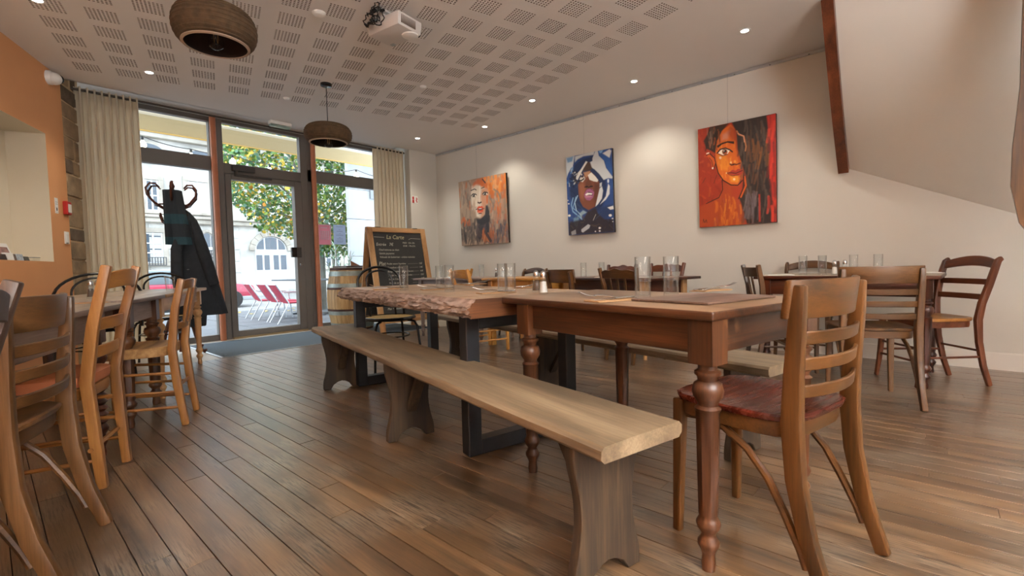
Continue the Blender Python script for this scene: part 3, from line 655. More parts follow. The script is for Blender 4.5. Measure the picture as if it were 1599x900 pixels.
# --- near table
TT = 13; u1, v1 = U(TT); c1 = Vector((1.281, .428, 0)); L1, W1 = 1.07, .665
p = c1+u1*L1/2+v1*W1/2
T1 = turned_table('turned_leg_table', 'dark oak table with turned fluted legs in the foreground', L1, W1, .7458, M['oldtop'], (M['old']['Y'], M['old']['X']), M['old']['Z'], p, -R(TT), dict(r=1.0, bw=.075, block=.125), overY=(.008, .17), overX=.010, ap=.10)
# --- live edge slab table
pL = Vector((1.378, 1.43, 0)); SL, SW = 2.03, .74; T2c = pL+uc*SL/2+vc*SW/2
T2 = thing('live_edge_table', 'thick live-edge slab table on black steel frames, in the middle of the room', 'table', T2c, -R(13.5))
from mathutils import noise as mn
mb = MB(); nS, nP = 120, 18
def slab_row(i):
    y = -SL/2+SL*i/nS; row = []
    wob = .018*mn.noise(Vector((y*1.6, 0, 3)))+.008*mn.noise(Vector((y*6, 1, 3)))
    for j in range(nP+1):
        t = j/nP
        z = .745-t*.082; bul = .028*math.sin(math.pi*t*.9)+.012*t
        d = .016*mn.noise(Vector((y*14, t*5, 0)))+.012*mn.noise(Vector((y*34, t*16, 5)))+.005*mn.noise(Vector((y*90, t*40, 9)))
        k = min(1, t*5)
        row.append((-SW/2-bul*k+wob-(d*k), y+.4*d*k, z+(.006*mn.noise(Vector((y*20, t*9, 8)))*k)))
    return row
rings = []
for i in range(nS+1):
    r_ = slab_row(i); y = -SL/2+SL*i/nS
    rings.append(r_+[(SW/2-.02, y, .668), (SW/2, y, .70), (SW/2-.008, y, .745)])
mb.loft(rings)
o = obj('slab_top', mb, [M['slab'], M['slabedge'], M['old']['X']], T2, ang=60)
me = o.data
for pl in me.polygons:
    zc, xc = pl.center.z, pl.center.x
    if len(pl.vertices) > 6: pl.material_index = 2
    elif pl.normal.z > .8 and xc > -SW/2+.03: pl.material_index = 0
    elif xc < -SW/2+.03: pl.material_index = 1
for y in (-SL/2+.19, SL/2-.17):
    for x in (-.30, .30): obj('steel_leg', MB().box((x, y, .335), (.07, .07, .665)), M['steel_black'], T2, bevel=.004)
    obj('floor_bar', MB().box((0, y, .036), (.53, .07, .07)), M['steel_black'], T2, bevel=.004)
    obj('top_bar', MB().box((0, y, .628), (.53, .07, .07)), M['steel_black'], T2, bevel=.004)
# --- benches
B1 = bench('long weathered plank bench in front of the slab table, on the aisle side', 3.06, .305, Vector((1.09, .533, 0))+uc*1.53, -R(13.5), ((-1.385, 1), (.0, -1), (1.32, -1)))
B2 = bench('long weathered plank bench behind the slab table, on the side of the paintings', 3.06, .305, Vector((2.215, .44, 0))+uc*1.53, -R(13.5), ((-1.34, 1), (.03, -1), (1.32, -1)))
# --- foreground chair
C1 = bistro_wood_chair('honey-brown curved-back chair with red-brown seat at the end of the near oak table', M['chest'], M['redseat'], (1.615, .41, 0), face(.233, .972))
# --- right hand tables
T4 = turned_table('turned_leg_table', 'glossy dark mahogany table with rounded apron beneath the stairs', 1.12, .74, .755, M['greytop'], (M['darkwood']['Y'], M['darkwood']['X']), M['darkwood']['Z'], (4.455, .48, 0), -R(3), dict(r=1.05, bw=.075, block=.13), ap=.12, overY=(.04, .04), overX=.03, apron_round=True)
tl3 = (Vector((3.84, 1.79, 0))+uc*.67+vc*.36)
T3a = turned_table('kitchen_table', 'dark brown plank table below the blue painting, row along the wall', 1.34, .72, .745, M['old']['Y'], (M['darkwood']['Y'], M['darkwood']['X']), M['pine']['Z'], tl3, -R(13.5), dict(r=.9, bw=.065), ap=.14, overY=(.12, .12))
T3c = turned_table('square_leg_table', 'small amber pine table with square legs, row along the wall', .74, .70, .755, M['amber']['Y'], (M['amber']['Y'], M['amber']['X']), M['amber']['Z'], (4.06, 3.385, 0), 0, dict(r=.9, bw=.06), ap=.11)
for ch in T3c.children:
    if ch.name.startswith('leg'): ch.data = obj('square_leg_source', MB().box((0, 0, .365), (.062, .062, .73)), M['amber']['Z'], bevel=.004).data
for o in [o for o in bpy.data.objects if o.name.startswith('square_leg_source')]: bpy.data.objects.remove(o)
T3b = turned_table('kitchen_table', 'grey-washed wooden table beside the chalkboard, far end of the wall row', 1.24, .70, .755, M['greywash']['Y'], (M['greywash']['Y'], M['greywash']['X']), M['greywash']['Z'], (4.06, 4.40, 0), 0, dict(r=.9, bw=.062), ap=.13)
C5 = bistro_wood_chair('brown slat-back chair with its back to us at the mahogany table', M['brown'], None, (3.70, .285, 0), face(.93, .36)); C5.name = 'slat_back_chair'
C6 = scroll_chair('rightmost chair, cherry wood with arched scroll back and flared legs', M['red'], (4.385, .0, 0), face(-.62, .785))
C7 = scroll_chair('low brown scroll-eared chair on the wall side of the mahogany table', M['brown'], (4.74, .80, 0), face(-1, 0), H=.86)
C8 = wavy_chair('pale brown chair seen edge-on at the far end of the mahogany table', M['brown'], (4.28, .88, 0), face(.5, -.87), wavy=0, spindles=2)
Cb = wavy_chair('dark brown chair with wavy top rail and three spindles, aisle side of wall row', M['brown'], (3.95, 2.0, 0), face(.97, -.23))
Ca = plain_rail_chair('brown chair with a plain broad back rail left of the wavy spindle chair', M['chest'], (3.80, 2.52, 0), face(.95, -.3))
Cd = wavy_chair('reddish wavy-topped chair on the wall side, behind the two near tumblers', M['red'], (4.74, 2.2, 0), face(-.97, .23), spindles=2, H=.89)
Ce = wavy_chair('reddish wavy-topped chair on the wall side, hidden behind the dark spindle chair', M['red'], (4.80, 2.78, 0), face(-.97, .23), H=.885)
Cf = ladder_chair('golden pine ladder-back chair in front of the grey-washed table', M['amber'], 'rush', (3.52, 3.55, 0), face(.97, -.25), H=.86)
Cg = ladder_chair('golden pine ladder-back chair behind the grey-washed table, wall side', M['amber'], 'rush', (4.62, 5.3, 0), face(-.95, -.3), H=.86)
Ch = scroll_chair('small brown scroll-eared chair on the wall side of the amber pine table', M['brown'], (4.55, 3.9, 0), face(-1, .1), H=.85)
# --- left hand row
e0 = Vector((.564, 3.354, 0)); ul = Vector((.41, .912, 0)); al = Vector((-.912, .41, 0)); rl_ = face(.41, .912)
def left_table(name, label, t0, t1, W_, *a, **k):
    c = e0+ul*(t0+t1)/2+al*W_/2; return turned_table(name, label, t1-t0, W_, k.pop('Hh', .745), *a, c, rl_, **k)
TLA = left_table('turned_leg_table', 'grey-topped pine table with turned legs nearest the window, on the left', .68, 2.23, .68, M['greytop'], (M['pine']['Y'], M['pine']['X']), M['pine']['Z'], legkw=dict(r=.95, bw=.065, fluted=False), overY=(.05, .06), overX=.04)
TLB = left_table('turned_leg_table', 'square grey-brown table in the middle of the left row', -.02, .665, .68, M['greytop'], (M['greywash']['Y'], M['greywash']['X']), M['old']['Z'], legkw=dict(r=1.15, bw=.075, block=.14), ap=.12, overY=(.05, .02), overX=.035)
TLC = left_table('turned_leg_table', 'dark-legged table with spiral turned legs nearest us in the left row', -1.95, -.035, .70, M['greytop'], (M['greywash']['Y'], M['greywash']['X']), M['darkwood']['Z'], legkw=dict(r=1.05, bw=.07, block=.15, twist=True), Hh=.735, ap=.13, overY=(.3, .32), overX=.03)
fl_ = face(-.912, .41)
LC1 = bistro_wood_chair('brown curved-back chair with three slats, second from the left edge, back to us', M['brown'], None, (-.085, 2.125, 0), fl_)
LC0 = ladder_chair('dark brown chair cut by the left edge, only its backrest showing', M['dusk'], 'rush', (-.288, 1.584, 0), fl_, H=.875)
LC2 = ladder_chair('golden ladder-back chair with terracotta seat pad at the left row', M['honey'], M['terracotta'], (.155, 2.785, 0), fl_, H=.925)
LC3 = splat_rush_chair('brown rush-seated chair with three flat back splats at the left row', M['honey'], (.60, 3.49, 0), fl_)
BM1 = metal_bistro_chair('black metal bistro armchair with wide double hoop behind the left row', (.60, 5.05, 0), face(-.22, -.975), sw=.225, hoop=.30, hh=.905)
BM2 = metal_bistro_chair('black metal bistro chair at the window end of the left row', (1.15, 5.70, 0), face(-.3, -.95), sw=.225, hoop=.25, hh=.90)
BM3 = metal_bistro_chair('black metal bistro chair with yellow woven seat at the far end of the slab table', (2.36, 3.55, 0), face(-.233, -.97), sw=.225, hoop=.21, hh=.905)
# --- things on the tables
ZT = .7462
for lab, px, h, r in (('tall clear tumbler on the near oak table, left one of the pair', (1004, 466), .158, .030), ('tall clear tumbler on the near oak table, right one of the pair', (1048, 463), .158, .030),
        ('tall tumbler standing alone in front of the chalkboard, on the slab table', (631, 453), .155, .0285), ('tumbler on the slab table, left one of the pair right of the chalkboard', (687, 449), .150, .0285), ('tumbler on the slab table, right one of the pair right of the chalkboard', (702, 456), .150, .0285),
        ('tumbler by the table joint, left one of the pair below the left painting', (785, 454), .150, .0285), ('tumbler by the table joint, right one of the pair below the left painting', (797, 458), .150, .0285)):
    tumbler(lab, at(px[0], px[1], ZT), h, r, 'tumblers on the central tables')
shaker('pepper shaker behind the salt on the near oak table', at(837.5, 456.5, ZT), M['pepper'], 'shakers'); shaker('salt shaker with chrome cap on the near oak table', at(848.5, 459.5, ZT), M['salt'], 'shakers')
sets = [((955, 470), 1.25, 'near oak table', 'in the foreground'), ((775, 458), 1.2, 'slab table', 'left of the twin tumblers'), ((1110, 454.5), -1.9, 'near oak table', 'behind the brown placemat'), ((824, 449.5), -1.6, 'slab table', 'behind the salt shaker'), ((741, 444.5), -1.7, 'slab table', 'at its wall side'), ((682, 452.5), 1.2, 'slab table', 'between the lone tumbler and the pair'), ((606, 452), 1.1, 'slab table', 'at its far end')]
for px, a, tb, wh in sets:
    q = at(px[0], px[1], ZT)
    place_setting(['kraft paper napkin on the %s, %s' % (tb, wh), 'steel knife on the napkin on the %s, %s' % (tb, wh), 'steel fork on the napkin on the %s, %s' % (tb, wh)], q, a, 'kraft napkins', 'cutlery on the central tables')
pm = obj('placemat', MB().box((0, 0, .0045), (.42, .30, .008)), wood('placemat_brown', '4a362b', '6d5447', '8f776a', 'X', .4), loc=(1.70, .60, ZT), rz=-R(13), bevel=.002); tag(pm, 'dark brown wood-grain placemat on the end of the near oak table', 'placemat')
# left row
for lab, q, h, r in (('large tumbler cut by the left edge on the left row', (.02, 1.98, .7355), .125, .04), ('conical tumbler on the window end of the grey-topped pine table', (*at(266, 455, ZT)[:2], ZT), .12, .032)):
    if r == .04: tumbler(lab, q, h, r)
    else:
        o = obj('tumbler_glass', MB().lathe([(.0005, 0), (.026, 0), (.036, h), (.0345, h), (.0245, .012), (.0005, .012)], n=24), M['glass'], loc=q, ang=50); tag(o, lab, 'glass')
shaker('pepper shaker on the left row', at(142.5, 466, ZT), M['pepper'], 'shakers'); shaker('salt shaker beside the pepper on the left row', at(153, 465, ZT), M['salt'], 'shakers')
o = obj('paper_napkin', MB().box((0, 0, .0016), (.09, .19, .003)).box((.004, .004, .0045), (.08, .18, .002)), M['kraft'], loc=(*at(140, 473.5, .736)[:2], .7356), rz=.8, bevel=.0008); tag(o, 'kraft paper napkin on the left row below the shakers', 'napkin', 'kraft napkins')
# right hand tables
for lab, X, Y, in (('tumbler on the mahogany table, first from the left', 4.30, .745), ('tumbler on the mahogany table, second from the left', 4.36, .625), ('tumbler on the mahogany table, third from the left behind the shakers', 4.55, .445), ('tumbler on the mahogany table, rightmost', 4.52, .29)):
    tumbler(lab, (X, Y, .7555), .15, .03, 'tumblers on the mahogany table')
shaker('salt shaker on the mahogany table', (4.28, .535, .7555), M['salt'], 'shakers'); shaker('pepper shaker right of the salt on the mahogany table', (4.42, .487, .7555), M['pepper'], 'shakers')
for lab, X, Y in (('white paper napkin on the mahogany table, left', 4.25, .90), ('white paper napkin on the mahogany table, right end', 4.60, .02)):
    o = obj('paper_napkin', MB().box((0, 0, .002), (.10, .19, .004)).box((.004, .004, .0055), (.09, .17, .003)), M['white'], loc=(X, Y, .7555), rz=.5, bevel=.0008); tag(o, lab, 'napkin', 'white napkins')
for lab, X, Y, z in (('tumbler on the wall row, left of the shakers by the golden chair', 3.98, 4.02, .7555), ('tumbler on the dark plank table, left one of two', 4.20, 2.72, .7455), ('tumbler on the dark plank table, right one of two', 4.28, 2.55, .7455)):
    tumbler(lab, (X, Y, z), .155, .031, 'tumblers on the wall row')
shaker('pepper shaker on the amber pine table', (3.90, 3.70, .7555), M['pepper'], 'shakers'); shaker('salt shaker on the amber pine table', (3.88, 3.58, .7555), M['salt'], 'shakers')
for lab, X, Y, z in (('white paper napkin on the grey-washed table', 3.92, 4.55, .7555), ('white paper napkin on the dark plank table, left', 4.12, 2.42, .7455), ('white paper napkin on the dark plank table, right', 4.15, 2.05, .7455)):
    o = obj('paper_napkin', MB().box((0, 0, .002), (.10, .19, .004)).box((.004, .004, .0055), (.09, .17, .003)), M['white'], loc=(X, Y, z), rz=.3, bevel=.0008); tag(o, lab, 'napkin', 'white napkins')
# ================================================================ outside
SZ = -.35
def stone_mat(name, a, b, sc=(1, 1, 1), mort='8d8679', mscale=1.0, bw=.9, rh=.36):
    m, nt, p = newmat(name); L = nt.links.new
    tc = N(nt, 'ShaderNodeTexCoord'); mp = N(nt, 'ShaderNodeMapping'); mp.inputs['Rotation'].default_value = (R(90), 0, 0); L(tc.outputs['Object'], mp.inputs['Vector'])
    n = N(nt, 'ShaderNodeTexNoise'); n.inputs['Scale'].default_value = 1.3; n.inputs['Detail'].default_value = 7; L(tc.outputs['Object'], n.inputs['Vector'])
    r = N(nt, 'ShaderNodeValToRGB'); r.color_ramp.elements[0].position = .35; r.color_ramp.elements[1].position = .65
    r.color_ramp.elements[0].color = c4(hexc(a)); r.color_ramp.elements[1].color = c4(hexc(b)); L(n.outputs['Fac'], r.inputs[0])
    L(r.outputs[0], p.inputs['Base Color'])
    p.inputs['Roughness'].default_value = .9; return m
FS = stone_mat('facade_limestone', 'a3a19b', 'c9c6bf'); FD = stone_mat('facade_trim_stone', '968f84', 'b3aca0')
PVC = plain('white_window_paint', 'c2c4c6', .5); DG = plain('dark_window_glass', '34424f', .15, spec=.8); SHUT = plain('white_shutter', 'b9bbbb', .6)
SLATE = plain('slate_roof', '6a727c', .7, var=.2, vscale=3); IRON = plain('wrought_iron', '3a3d42', .5)
obj_ground = struct('street', MB().bb(-40, 60, 12.6, 60, SZ-.2, SZ), plain('asphalt', '7d7d7b', .85, var=.12, vscale=3), smooth=False)
TG = struct('terrace_ground', MB().bb(-12, 30, 7.1, 12.6, -.3, -.07), plain('paving_joint', '45464a', .9), smooth=False)
PVM = plain('terrace_paving', '63666b', .75, var=.1, vscale=4, bump=.2, bscale=30)
for i in range(9):
    for j in range(9): obj('paving_slab', MB().bb(.6+i*.6, .6+i*.6+.588, 7.2+j*.6, 7.2+j*.6+.588, -.1, -.05+.002*((i*7+j*3) % 3)), PVM, TG, smooth=False)
YF_ = 27
def E(px, py): return aty(px, py, YF_)
fac = thing('stone_building', 'pale limestone townhouse across the street with arched doors and white windows', 'building', (0, YF_, 0))
def fo(name, mb, mat, par=fac, **k):
    o = obj(name, mb, mat, par, **k); 
    if par is fac: o.location = (0, -YF_, 0)
    return o
ztop = 7.4
fo('wall', MB().bb(-14, 34, YF_, YF_+6, SZ, ztop), FS, smooth=False)
for z, d, h in ((3.32, .28, .22), (3.54, .40, .12), (7.2, .35, .25), (7.45, .5, .14)): fo('cornice', MB().bb(-14, 34, YF_-d, YF_+.01, z, z+h), FD, bevel=.03)
fo('roof', MB().hexa([(-14, YF_-.3, 7.6), (34, YF_-.3, 7.6), (34, YF_+6, 7.6), (-14, YF_+6, 7.6), (-14, YF_+2.2, 10.6), (34, YF_+2.2, 10.6), (34, YF_+4, 10.6), (-14, YF_+4, 10.6)]), SLATE, smooth=False)
# horizontal courses in the lower storey (raised bands)
for k in range(6): fo('stone_course', MB().bb(5.2, 9.0, YF_-.035, YF_+.01, SZ+.05+k*.6, SZ+.61+k*.6), FS, bevel=.012)
def framed(x0, x1, z0, z1, nx_, nz_, glass=DG, sur=True):
    if sur: fo('window_surround', MB().bb(x0-.2, x0, YF_-.10, YF_, z0, z1).bb(x1, x1+.2, YF_-.10, YF_, z0, z1).bb(x0-.2, x1+.2, YF_-.10, YF_, z1, z1+.22).bb(x0-.28, x1+.28, YF_-.18, YF_, z0-.14, z0), FD, bevel=.01)
    f = MB(); t = .07
    for i in range(nx_+1): x = x0+(x1-x0-t)*i/nx_; f.bb(x, x+t, YF_-.06, YF_, z0, z1)
    for j in range(nz_+1): z = z0+(z1-z0-t)*j/nz_; f.bb(x0, x1, YF_-.05, YF_, z, z+t*.8)
    fr = fo('window', f, PVC, smooth=False)
    for i in range(nx_):
        a = x0+(x1-x0-t)*i/nx_+t; b = x0+(x1-x0-t)*(i+1)/nx_
        g = obj('pane', MB().bb(a, b, YF_-.03, YF_-.012, z0+.03, z1-.03), glass, fr, smooth=False)
    return fr
a = E(225, 280); b = E(249, 330); framed(a.x, b.x, b.z, a.z, 2, 2)
a = E(292, 283); b = E(325, 333); framed(a.x, b.x, b.z, a.z, 2, 1, SHUT)
a = E(222, 363); b = E(256, 411); framed(a.x, b.x, b.z, a.z, 2, 3)
a = E(507, 388); b = E(518, 417); framed(a.x, b.x, b.z, a.z, 1, 2); a = E(521, 389); b = E(531, 418); framed(a.x, b.x, b.z, a.z, 1, 2)
a = E(222, 402); b = E(258, 415)
gr = MB(); 
for i in range(9): x = a.x+(b.x-a.x)*i/8; gr.bb(x-.015, x+.015, YF_-.28, YF_-.25, b.z, a.z)
gr.bb(a.x, b.x, YF_-.29, YF_-.24, a.z-.03, a.z).bb(a.x, b.x, YF_-.29, YF_-.24, b.z, b.z+.03); fo('window_railing', gr, IRON, smooth=False)
for pxl, pyl in ((231, 238), (311, 249)):
    c = E(pxl, pyl); fr = fo('round_window', MB().prism([(c.x+.72*math.cos(t*math.pi/16), c.z+.5*math.sin(t*math.pi/16)) for t in range(32)], Matrix.Translation((0, YF_-.05, 0)) @ Matrix.Rotation(R(90), 4, 'X'), .14), FD)
    obj('pane', MB().prism([(c.x+.58*math.cos(t*math.pi/16), c.z+.38*math.sin(t*math.pi/16)) for t in range(32)], Matrix.Translation((0, YF_-.13, 0)) @ Matrix.Rotation(R(90), 4, 'X'), .02), DG, fr)
RX = Matrix.Translation((0, YF_, 0)) @ Matrix.Rotation(R(90), 4, 'X')
def RXo(d): return Matrix.Translation((0, YF_-d, 0)) @ Matrix.Rotation(R(90), 4, 'X')
def arched(px0, px1, pyt, pys, pyb, doors=True):
    a, b = E(px0, pys), E(px1, pys); zt = E((px0+px1)/2, pyt).z; zb = SZ; cx = (a.x+b.x)/2; r = (b.x-a.x)/2; zs = a.z; ry = zt-zs
    ar = lambda k, n=20: [(cx-r*k*math.cos(math.pi*i/n), zs+(ry+(k-1)*r)*math.sin(math.pi*i/n)) for i in range(n+1)]
    for i in range(9):   # wedge stones of the arch
        t0, t1 = math.pi*i/9+.01, math.pi*(i+1)/9-.01; q = lambda t, k: (cx-r*k*math.cos(t), zs+(ry+(k-1)*r)*math.sin(t)); tm = (t0+t1)/2
        fo('arch_stone', MB().prism([q(t0, 1.03), q(tm, 1.03), q(t1, 1.03), q(t1, 1.34), q(tm, 1.36), q(t0, 1.34)], RXo(.06), .12), FD, smooth=False)
    fr = fo('arched_door', MB().prism([(cx-r, zb)]+ar(1.0)+[(cx+r, zb)], RXo(.0), .06), PVC, smooth=False)
    for t0, t1 in ((.04, .33), (.37, .63), (.67, .96)):
        inner = [(cx-r*.9*math.cos(math.pi*(t0+(t1-t0)*i/8)), zs+.07+(ry*.86)*math.sin(math.pi*(t0+(t1-t0)*i/8))) for i in range(9)]
        base = [(inner[-1][0], zs+.07), (inner[0][0], zs+.07)]
        if t0 > .3 and t1 < .7: pass
        obj('pane', MB().prism(inner+base, RXo(.03), .03), DG, fr, smooth=False)
    if doors:
        zz0, zz1 = E(420, 421.5).z, E(420, 398.5).z
        for f0, f1 in ((.03, .21), (.27, .43), (.56, .72), (.79, .97)):
            obj('pane', MB().bb(cx-r+2*r*f0, cx-r+2*r*f1, YF_-.045, YF_-.028, zz0, zz1), DG, fr, smooth=False)
        for f0, f1 in ((.03, .43), (.56, .97)): obj('door_panel', MB().bb(cx-r+2*r*f0, cx-r+2*r*f1, YF_-.05, YF_-.02, zb+.15, zz0-.12), PVC, fr, bevel=.015)
    else:
        g = MB()
        for i in range(9): x = cx-r*.85+r*1.7*i/8; g.bb(x-.02, x+.02, YF_-.06, YF_-.04, zb+.4, zs-.1)
        for i in range(12): z = zb+.4+(zs-zb-.5)*i/11; g.bb(cx-r*.85, cx+r*.85, YF_-.06, YF_-.04, z-.02, z+.02)
        obj('iron_grille', g, IRON, fr, smooth=False)
    return fr
arched(398, 447.5, 370, 391.5, 470); arched(310, 337, 363, 388, 470, False)
# neighbouring white wall on the right, its stones one by one
nw = thing('neighbour_wall', 'white stone side wall of the neighbouring house right of the tree', 'wall', (5.1, 9, 0))
WS = stone_mat('white_render', 'a9adb2', 'bcc0c5'); zc = -.1
obj('wall_core', MB().bb(.32, 4.0, .09, .5, -.1, 6.0), FD, nw, smooth=False)
for j, h in enumerate((.52, .75, .78, .62, .8, .7, .75, .68, .5)):
    x = 0
    for i in range(4):
        wd = (1.05, .8, .95, 1.2)[(i+j) % 4]-(.4 if i == 0 and j % 2 else 0)
        obj('stone', MB().bb(x, min(4.0, x+wd-.008), .0, .1, zc+.004, zc+h-.004), WS, nw, bevel=.006); x += wd
        if x > 3.99: break
    zc += h
v0 = aty(577.5, 296, 8.985); v1 = aty(590, 312, 8.985)
vt = obj('vent_grille', MB().bb(v0.x, v1.x, 8.96, 8.995, v1.z, v0.z), plain('vent_grey', '8c9299', .5), nw, bevel=.004); vt.location = (-5.1, -9, 0)
# tree
LEAF = [(0, -.5), (.10, -.28), (.34, -.36), (.26, -.14), (.5, .06), (.26, .12), (.28, .34), (.10, .26), (0, .52), (-.10, .26), (-.28, .34), (-.26, .12), (-.5, .06), (-.26, -.14), (-.34, -.36), (-.10, -.28)]
LM = [plain('leaf_green', '4c7a3c', .6), plain('leaf_blue_green', '55806a', .6), plain('leaf_light_green', '7d9a42', .6), plain('leaf_yellow', 'd2b23c', .6), plain('leaf_orange', 'c98420', .6)]
for l in LM: l.node_tree.nodes['Principled BSDF'].inputs['Subsurface Weight'].default_value = 0
tr = thing('plane_tree', 'leafy street tree turning yellow, with a grey trunk, on the terrace', 'tree', (5.43, 11, -.05))
bark = plain('grey_bark', '8b8c86', .9, var=.2, vscale=6)
obj('trunk', MB().tube([(0, 0, 0), (.02, .0, 1.2), (-.02, .05, 2.0), (-.10, .05, 3.0), (-.2, .1, 4.6)], [.12, .10, .09, .07, .03], 10), bark, tr)
rt = random.Random(5)
for (bx, by, bz, z0) in ((-1.4, -.2, 3.2, 1.9), (1.2, .1, 3.4, 2.0), (-.9, .6, 4.4, 2.5), (-1.7, .2, 2.5, 1.8), (.8, -.6, 2.6, 1.9)):
    obj('branch', MB().tube([(-.02, .03, z0), (bx*.5, by*.5, (z0+bz)/2+.15), (bx, by, bz)], [.045, .03, .01], 7), bark, tr)
LV = []
def inside(px, py):   # the crown's lower outline
    lim = [(338, 262), (356, 305), (372, 325), (392, 345), (415, 362), (440, 366), (465, 372), (492, 398), (515, 398), (545, 402), (600, 405)]
    for (xa, ya), (xb, yb) in zip(lim, lim[1:]):
        if xa <= px <= xb: return py < ya+(yb-ya)*(px-xa)/(xb-xa)+rt.uniform(-9, 7)
    return px > 600
while len(LV) < 15000:
    q = Vector((rt.uniform(-2.6, 1.6), rt.uniform(-1.5, 1.7), rt.uniform(1.2, 5.2)))
    e = (q.x/2.5)**2+(q.y/1.6)**2+((q.z-3.1)/2.1)**2
    if e > 1 or (e < .45 and rt.random() < .75): continue
    wq = q+Vector((5.43, 11, -.05)); d = wq-Vector((0, 0, CAMH)); zz = d.dot(FW); px, py = 799.5+FPX*d.dot(RT)/zz, 450-FPX*d.dot(UP)/zz
    if not inside(px, py): continue
    yel = .26 if px < 470 else .09
    k = rt.choices([0, 1, 2, 3, 4], [.36, .22, .42-yel*.6, yel*.95, yel*.06])[0]
    LV.append((q, rt.uniform(.06, .115), k, Matrix.Rotation(rt.uniform(0, 6.3), 3, 'Z') @ Matrix.Rotation(rt.uniform(.5, 1.5), 3, 'X') @ Matrix.Rotation(rt.uniform(0, 6.3), 3, 'Z')))
LV.sort(key=lambda l: l[0].y)
lm = MB(); mi = []
lproto = {}
for i, (q, s, k, Mr) in enumerate(LV):
    if i < 240:
        if k not in lproto:
            lproto[k] = obj('leaf', MB().add([(x, y, .12*abs(x)) for x, y in LEAF], [tuple(range(16))]), LM[k], tr, smooth=False); o = lproto[k]
        else: o = lproto[k].copy(); COL.objects.link(o); o.parent = tr
        o.matrix_local = Matrix.Translation(q) @ (Mr.to_4x4()) @ Matrix.Scale(s, 4)
    else: lm.add([q+Mr @ Vector((x*s, y*s, .12*abs(x)*s)) for x, y in LEAF], [tuple(range(16))]); mi.append(k)
o = obj('foliage', lm, LM, tr, smooth=False); o['kind'] = 'stuff'
for pl, k in zip(o.data.polygons, mi): pl.material_index = k
# fallen leaves
fm = MB()
for i in range(70):
    c = Vector((rt.uniform(3.2, 7.2), rt.uniform(11.0, 14.5), 0)); c.z = (-.04 if c.y < 12.6 else SZ+.012); s = rt.uniform(.1, .17); a = rt.uniform(0, 6.3)
    fm.add([(c.x+s*(x*math.cos(a)-y*math.sin(a)), c.y+s*(x*math.sin(a)+y*math.cos(a)), c.z+.02*abs(x)) for x, y in LEAF], [tuple(range(16))])
o = obj('fallen_leaves', fm, LM[3], smooth=False); o['kind'] = 'stuff'; o['label'] = 'yellow fallen leaves scattered on the paving below the tree'; o['category'] = 'leaves'
# parked red car
CR = plain('crimson_car_paint', 'a82c46', .3, coat=.6); CG = plain('car_glass', '6f7a80', .1, spec=.8); TY = plain('tyre_rubber', '2a2a2b', .8); CGr = plain('grey_car_trim', '9aa0a3', .5)
car = thing('car', 'small crimson car parked across the street beyond the terrace', 'car', (4.55, 19.2, SZ))
body = [(-2.0, .28), (2.02, .28), (2.08, .5), (2.0, .78), (1.15, .90), (-1.9, .92), (-2.05, .7)]
cab = [(-1.85, .90), (1.2, .90), (.55, 1.30), (.2, 1.36), (-1.2, 1.36), (-1.65, 1.22)]
RXc = Matrix.Rotation(R(90), 4, 'X')
obj('body', MB().prism(body, RXc, 1.62), CR, car, bevel=.06, seg=2); cb = obj('cabin', MB().prism(cab, RXc, 1.38), CG, car, bevel=.05, seg=2)
obj('roof', MB().bb(-1.2, .3, -.62, .62, 1.35, 1.385), CGr, car, bevel=.015)
obj('sill', MB().bb(-1.95, 1.98, -.83, .83, .26, .40), CGr, car, bevel=.02)
for x in (-1.25, 1.3):
    for y in (-.78, .78): obj('wheel', MB().lathe([(.02, -.09), (.29, -.09), (.31, -.05), (.31, .05), (.29, .09), (.02, .09)], n=20), TY, car, loc=(x, y, .31)).rotation_euler = (R(90), 0, 0)
# red bistro armchairs and the dark terrace table
RW = plain('red_woven_seat', 'b23a4e', .7, var=.25, vscale=120)
def terrace_chair(label, x, y, rz):
    t = thing('terrace_armchair', label, 'chair', (x, y, -.05), rz, 'red terrace chairs'); t.scale = (1, 1, .84)
    obj('seat', seat_plate(.46, .44, .45, .03, .46, dish=.01), RW, t)
    obj('backrest', MB().grid(lambda u, v: Vector(((u-.5)*.44, -.22-.20*v-.03*math.sin(math.pi*u), .45+.38*v)), 8, 6).grid(lambda u, v: Vector(((u-.5)*.44, -.235-.20*v-.03*math.sin(math.pi*u), .45+.38*v)), 8, 6), RW, t)
    for s in (-1, 1):
        obj('rear_leg', MB().tube([(s*.235, -.42, 0), (s*.235, -.22, .42), (s*.235, -.24, .47), (s*.235, -.43, .84)], .0125, 8), M['alu'], t)
        obj('front_leg', MB().tube([(s*.24, .22, 0), (s*.24, .18, .44), (s*.25, .16, .63), (s*.25, .10, .665), (s*.25, -.30, .66)], .0125, 8), M['alu'], t)
    obj('cross_bar', MB().tube([(-.235, -.30, .26), (.235, -.30, .26)], .009, 6), M['alu'], t)
    return t
terrace_chair('red woven terrace armchair, leftmost of the three outside the door', 3.90, 10.1, face(1, -.12)); terrace_chair('red woven terrace armchair, middle of the three outside the door', 3.92, 9.45, face(1, -.05)); terrace_chair('red woven terrace armchair nearest the door, rightmost of the three', 3.88, 8.82, face(1, -.1))
tt = thing('terrace_table', 'dark rectangular terrace table behind the red chairs', 'table', (4.72, 10.05, -.05), R(3))
DK = plain('dark_table_laminate', '4c555c', .4)
obj('tabletop', MB().bb(-.42, .42, -.9, .9, .735, .765), DK, tt, bevel=.006)
for y in (-.3, .3):
    obj('column', MB().bb(-.035, .035, y-.035, y+.035, .03, .74), DK, tt, bevel=.004); obj('foot', MB().bb(-.28, .28, y-.03, y+.03, .0, .035).bb(-.03, .03, y-.25, y+.25, .0, .035), DK, tt, bevel=.004)
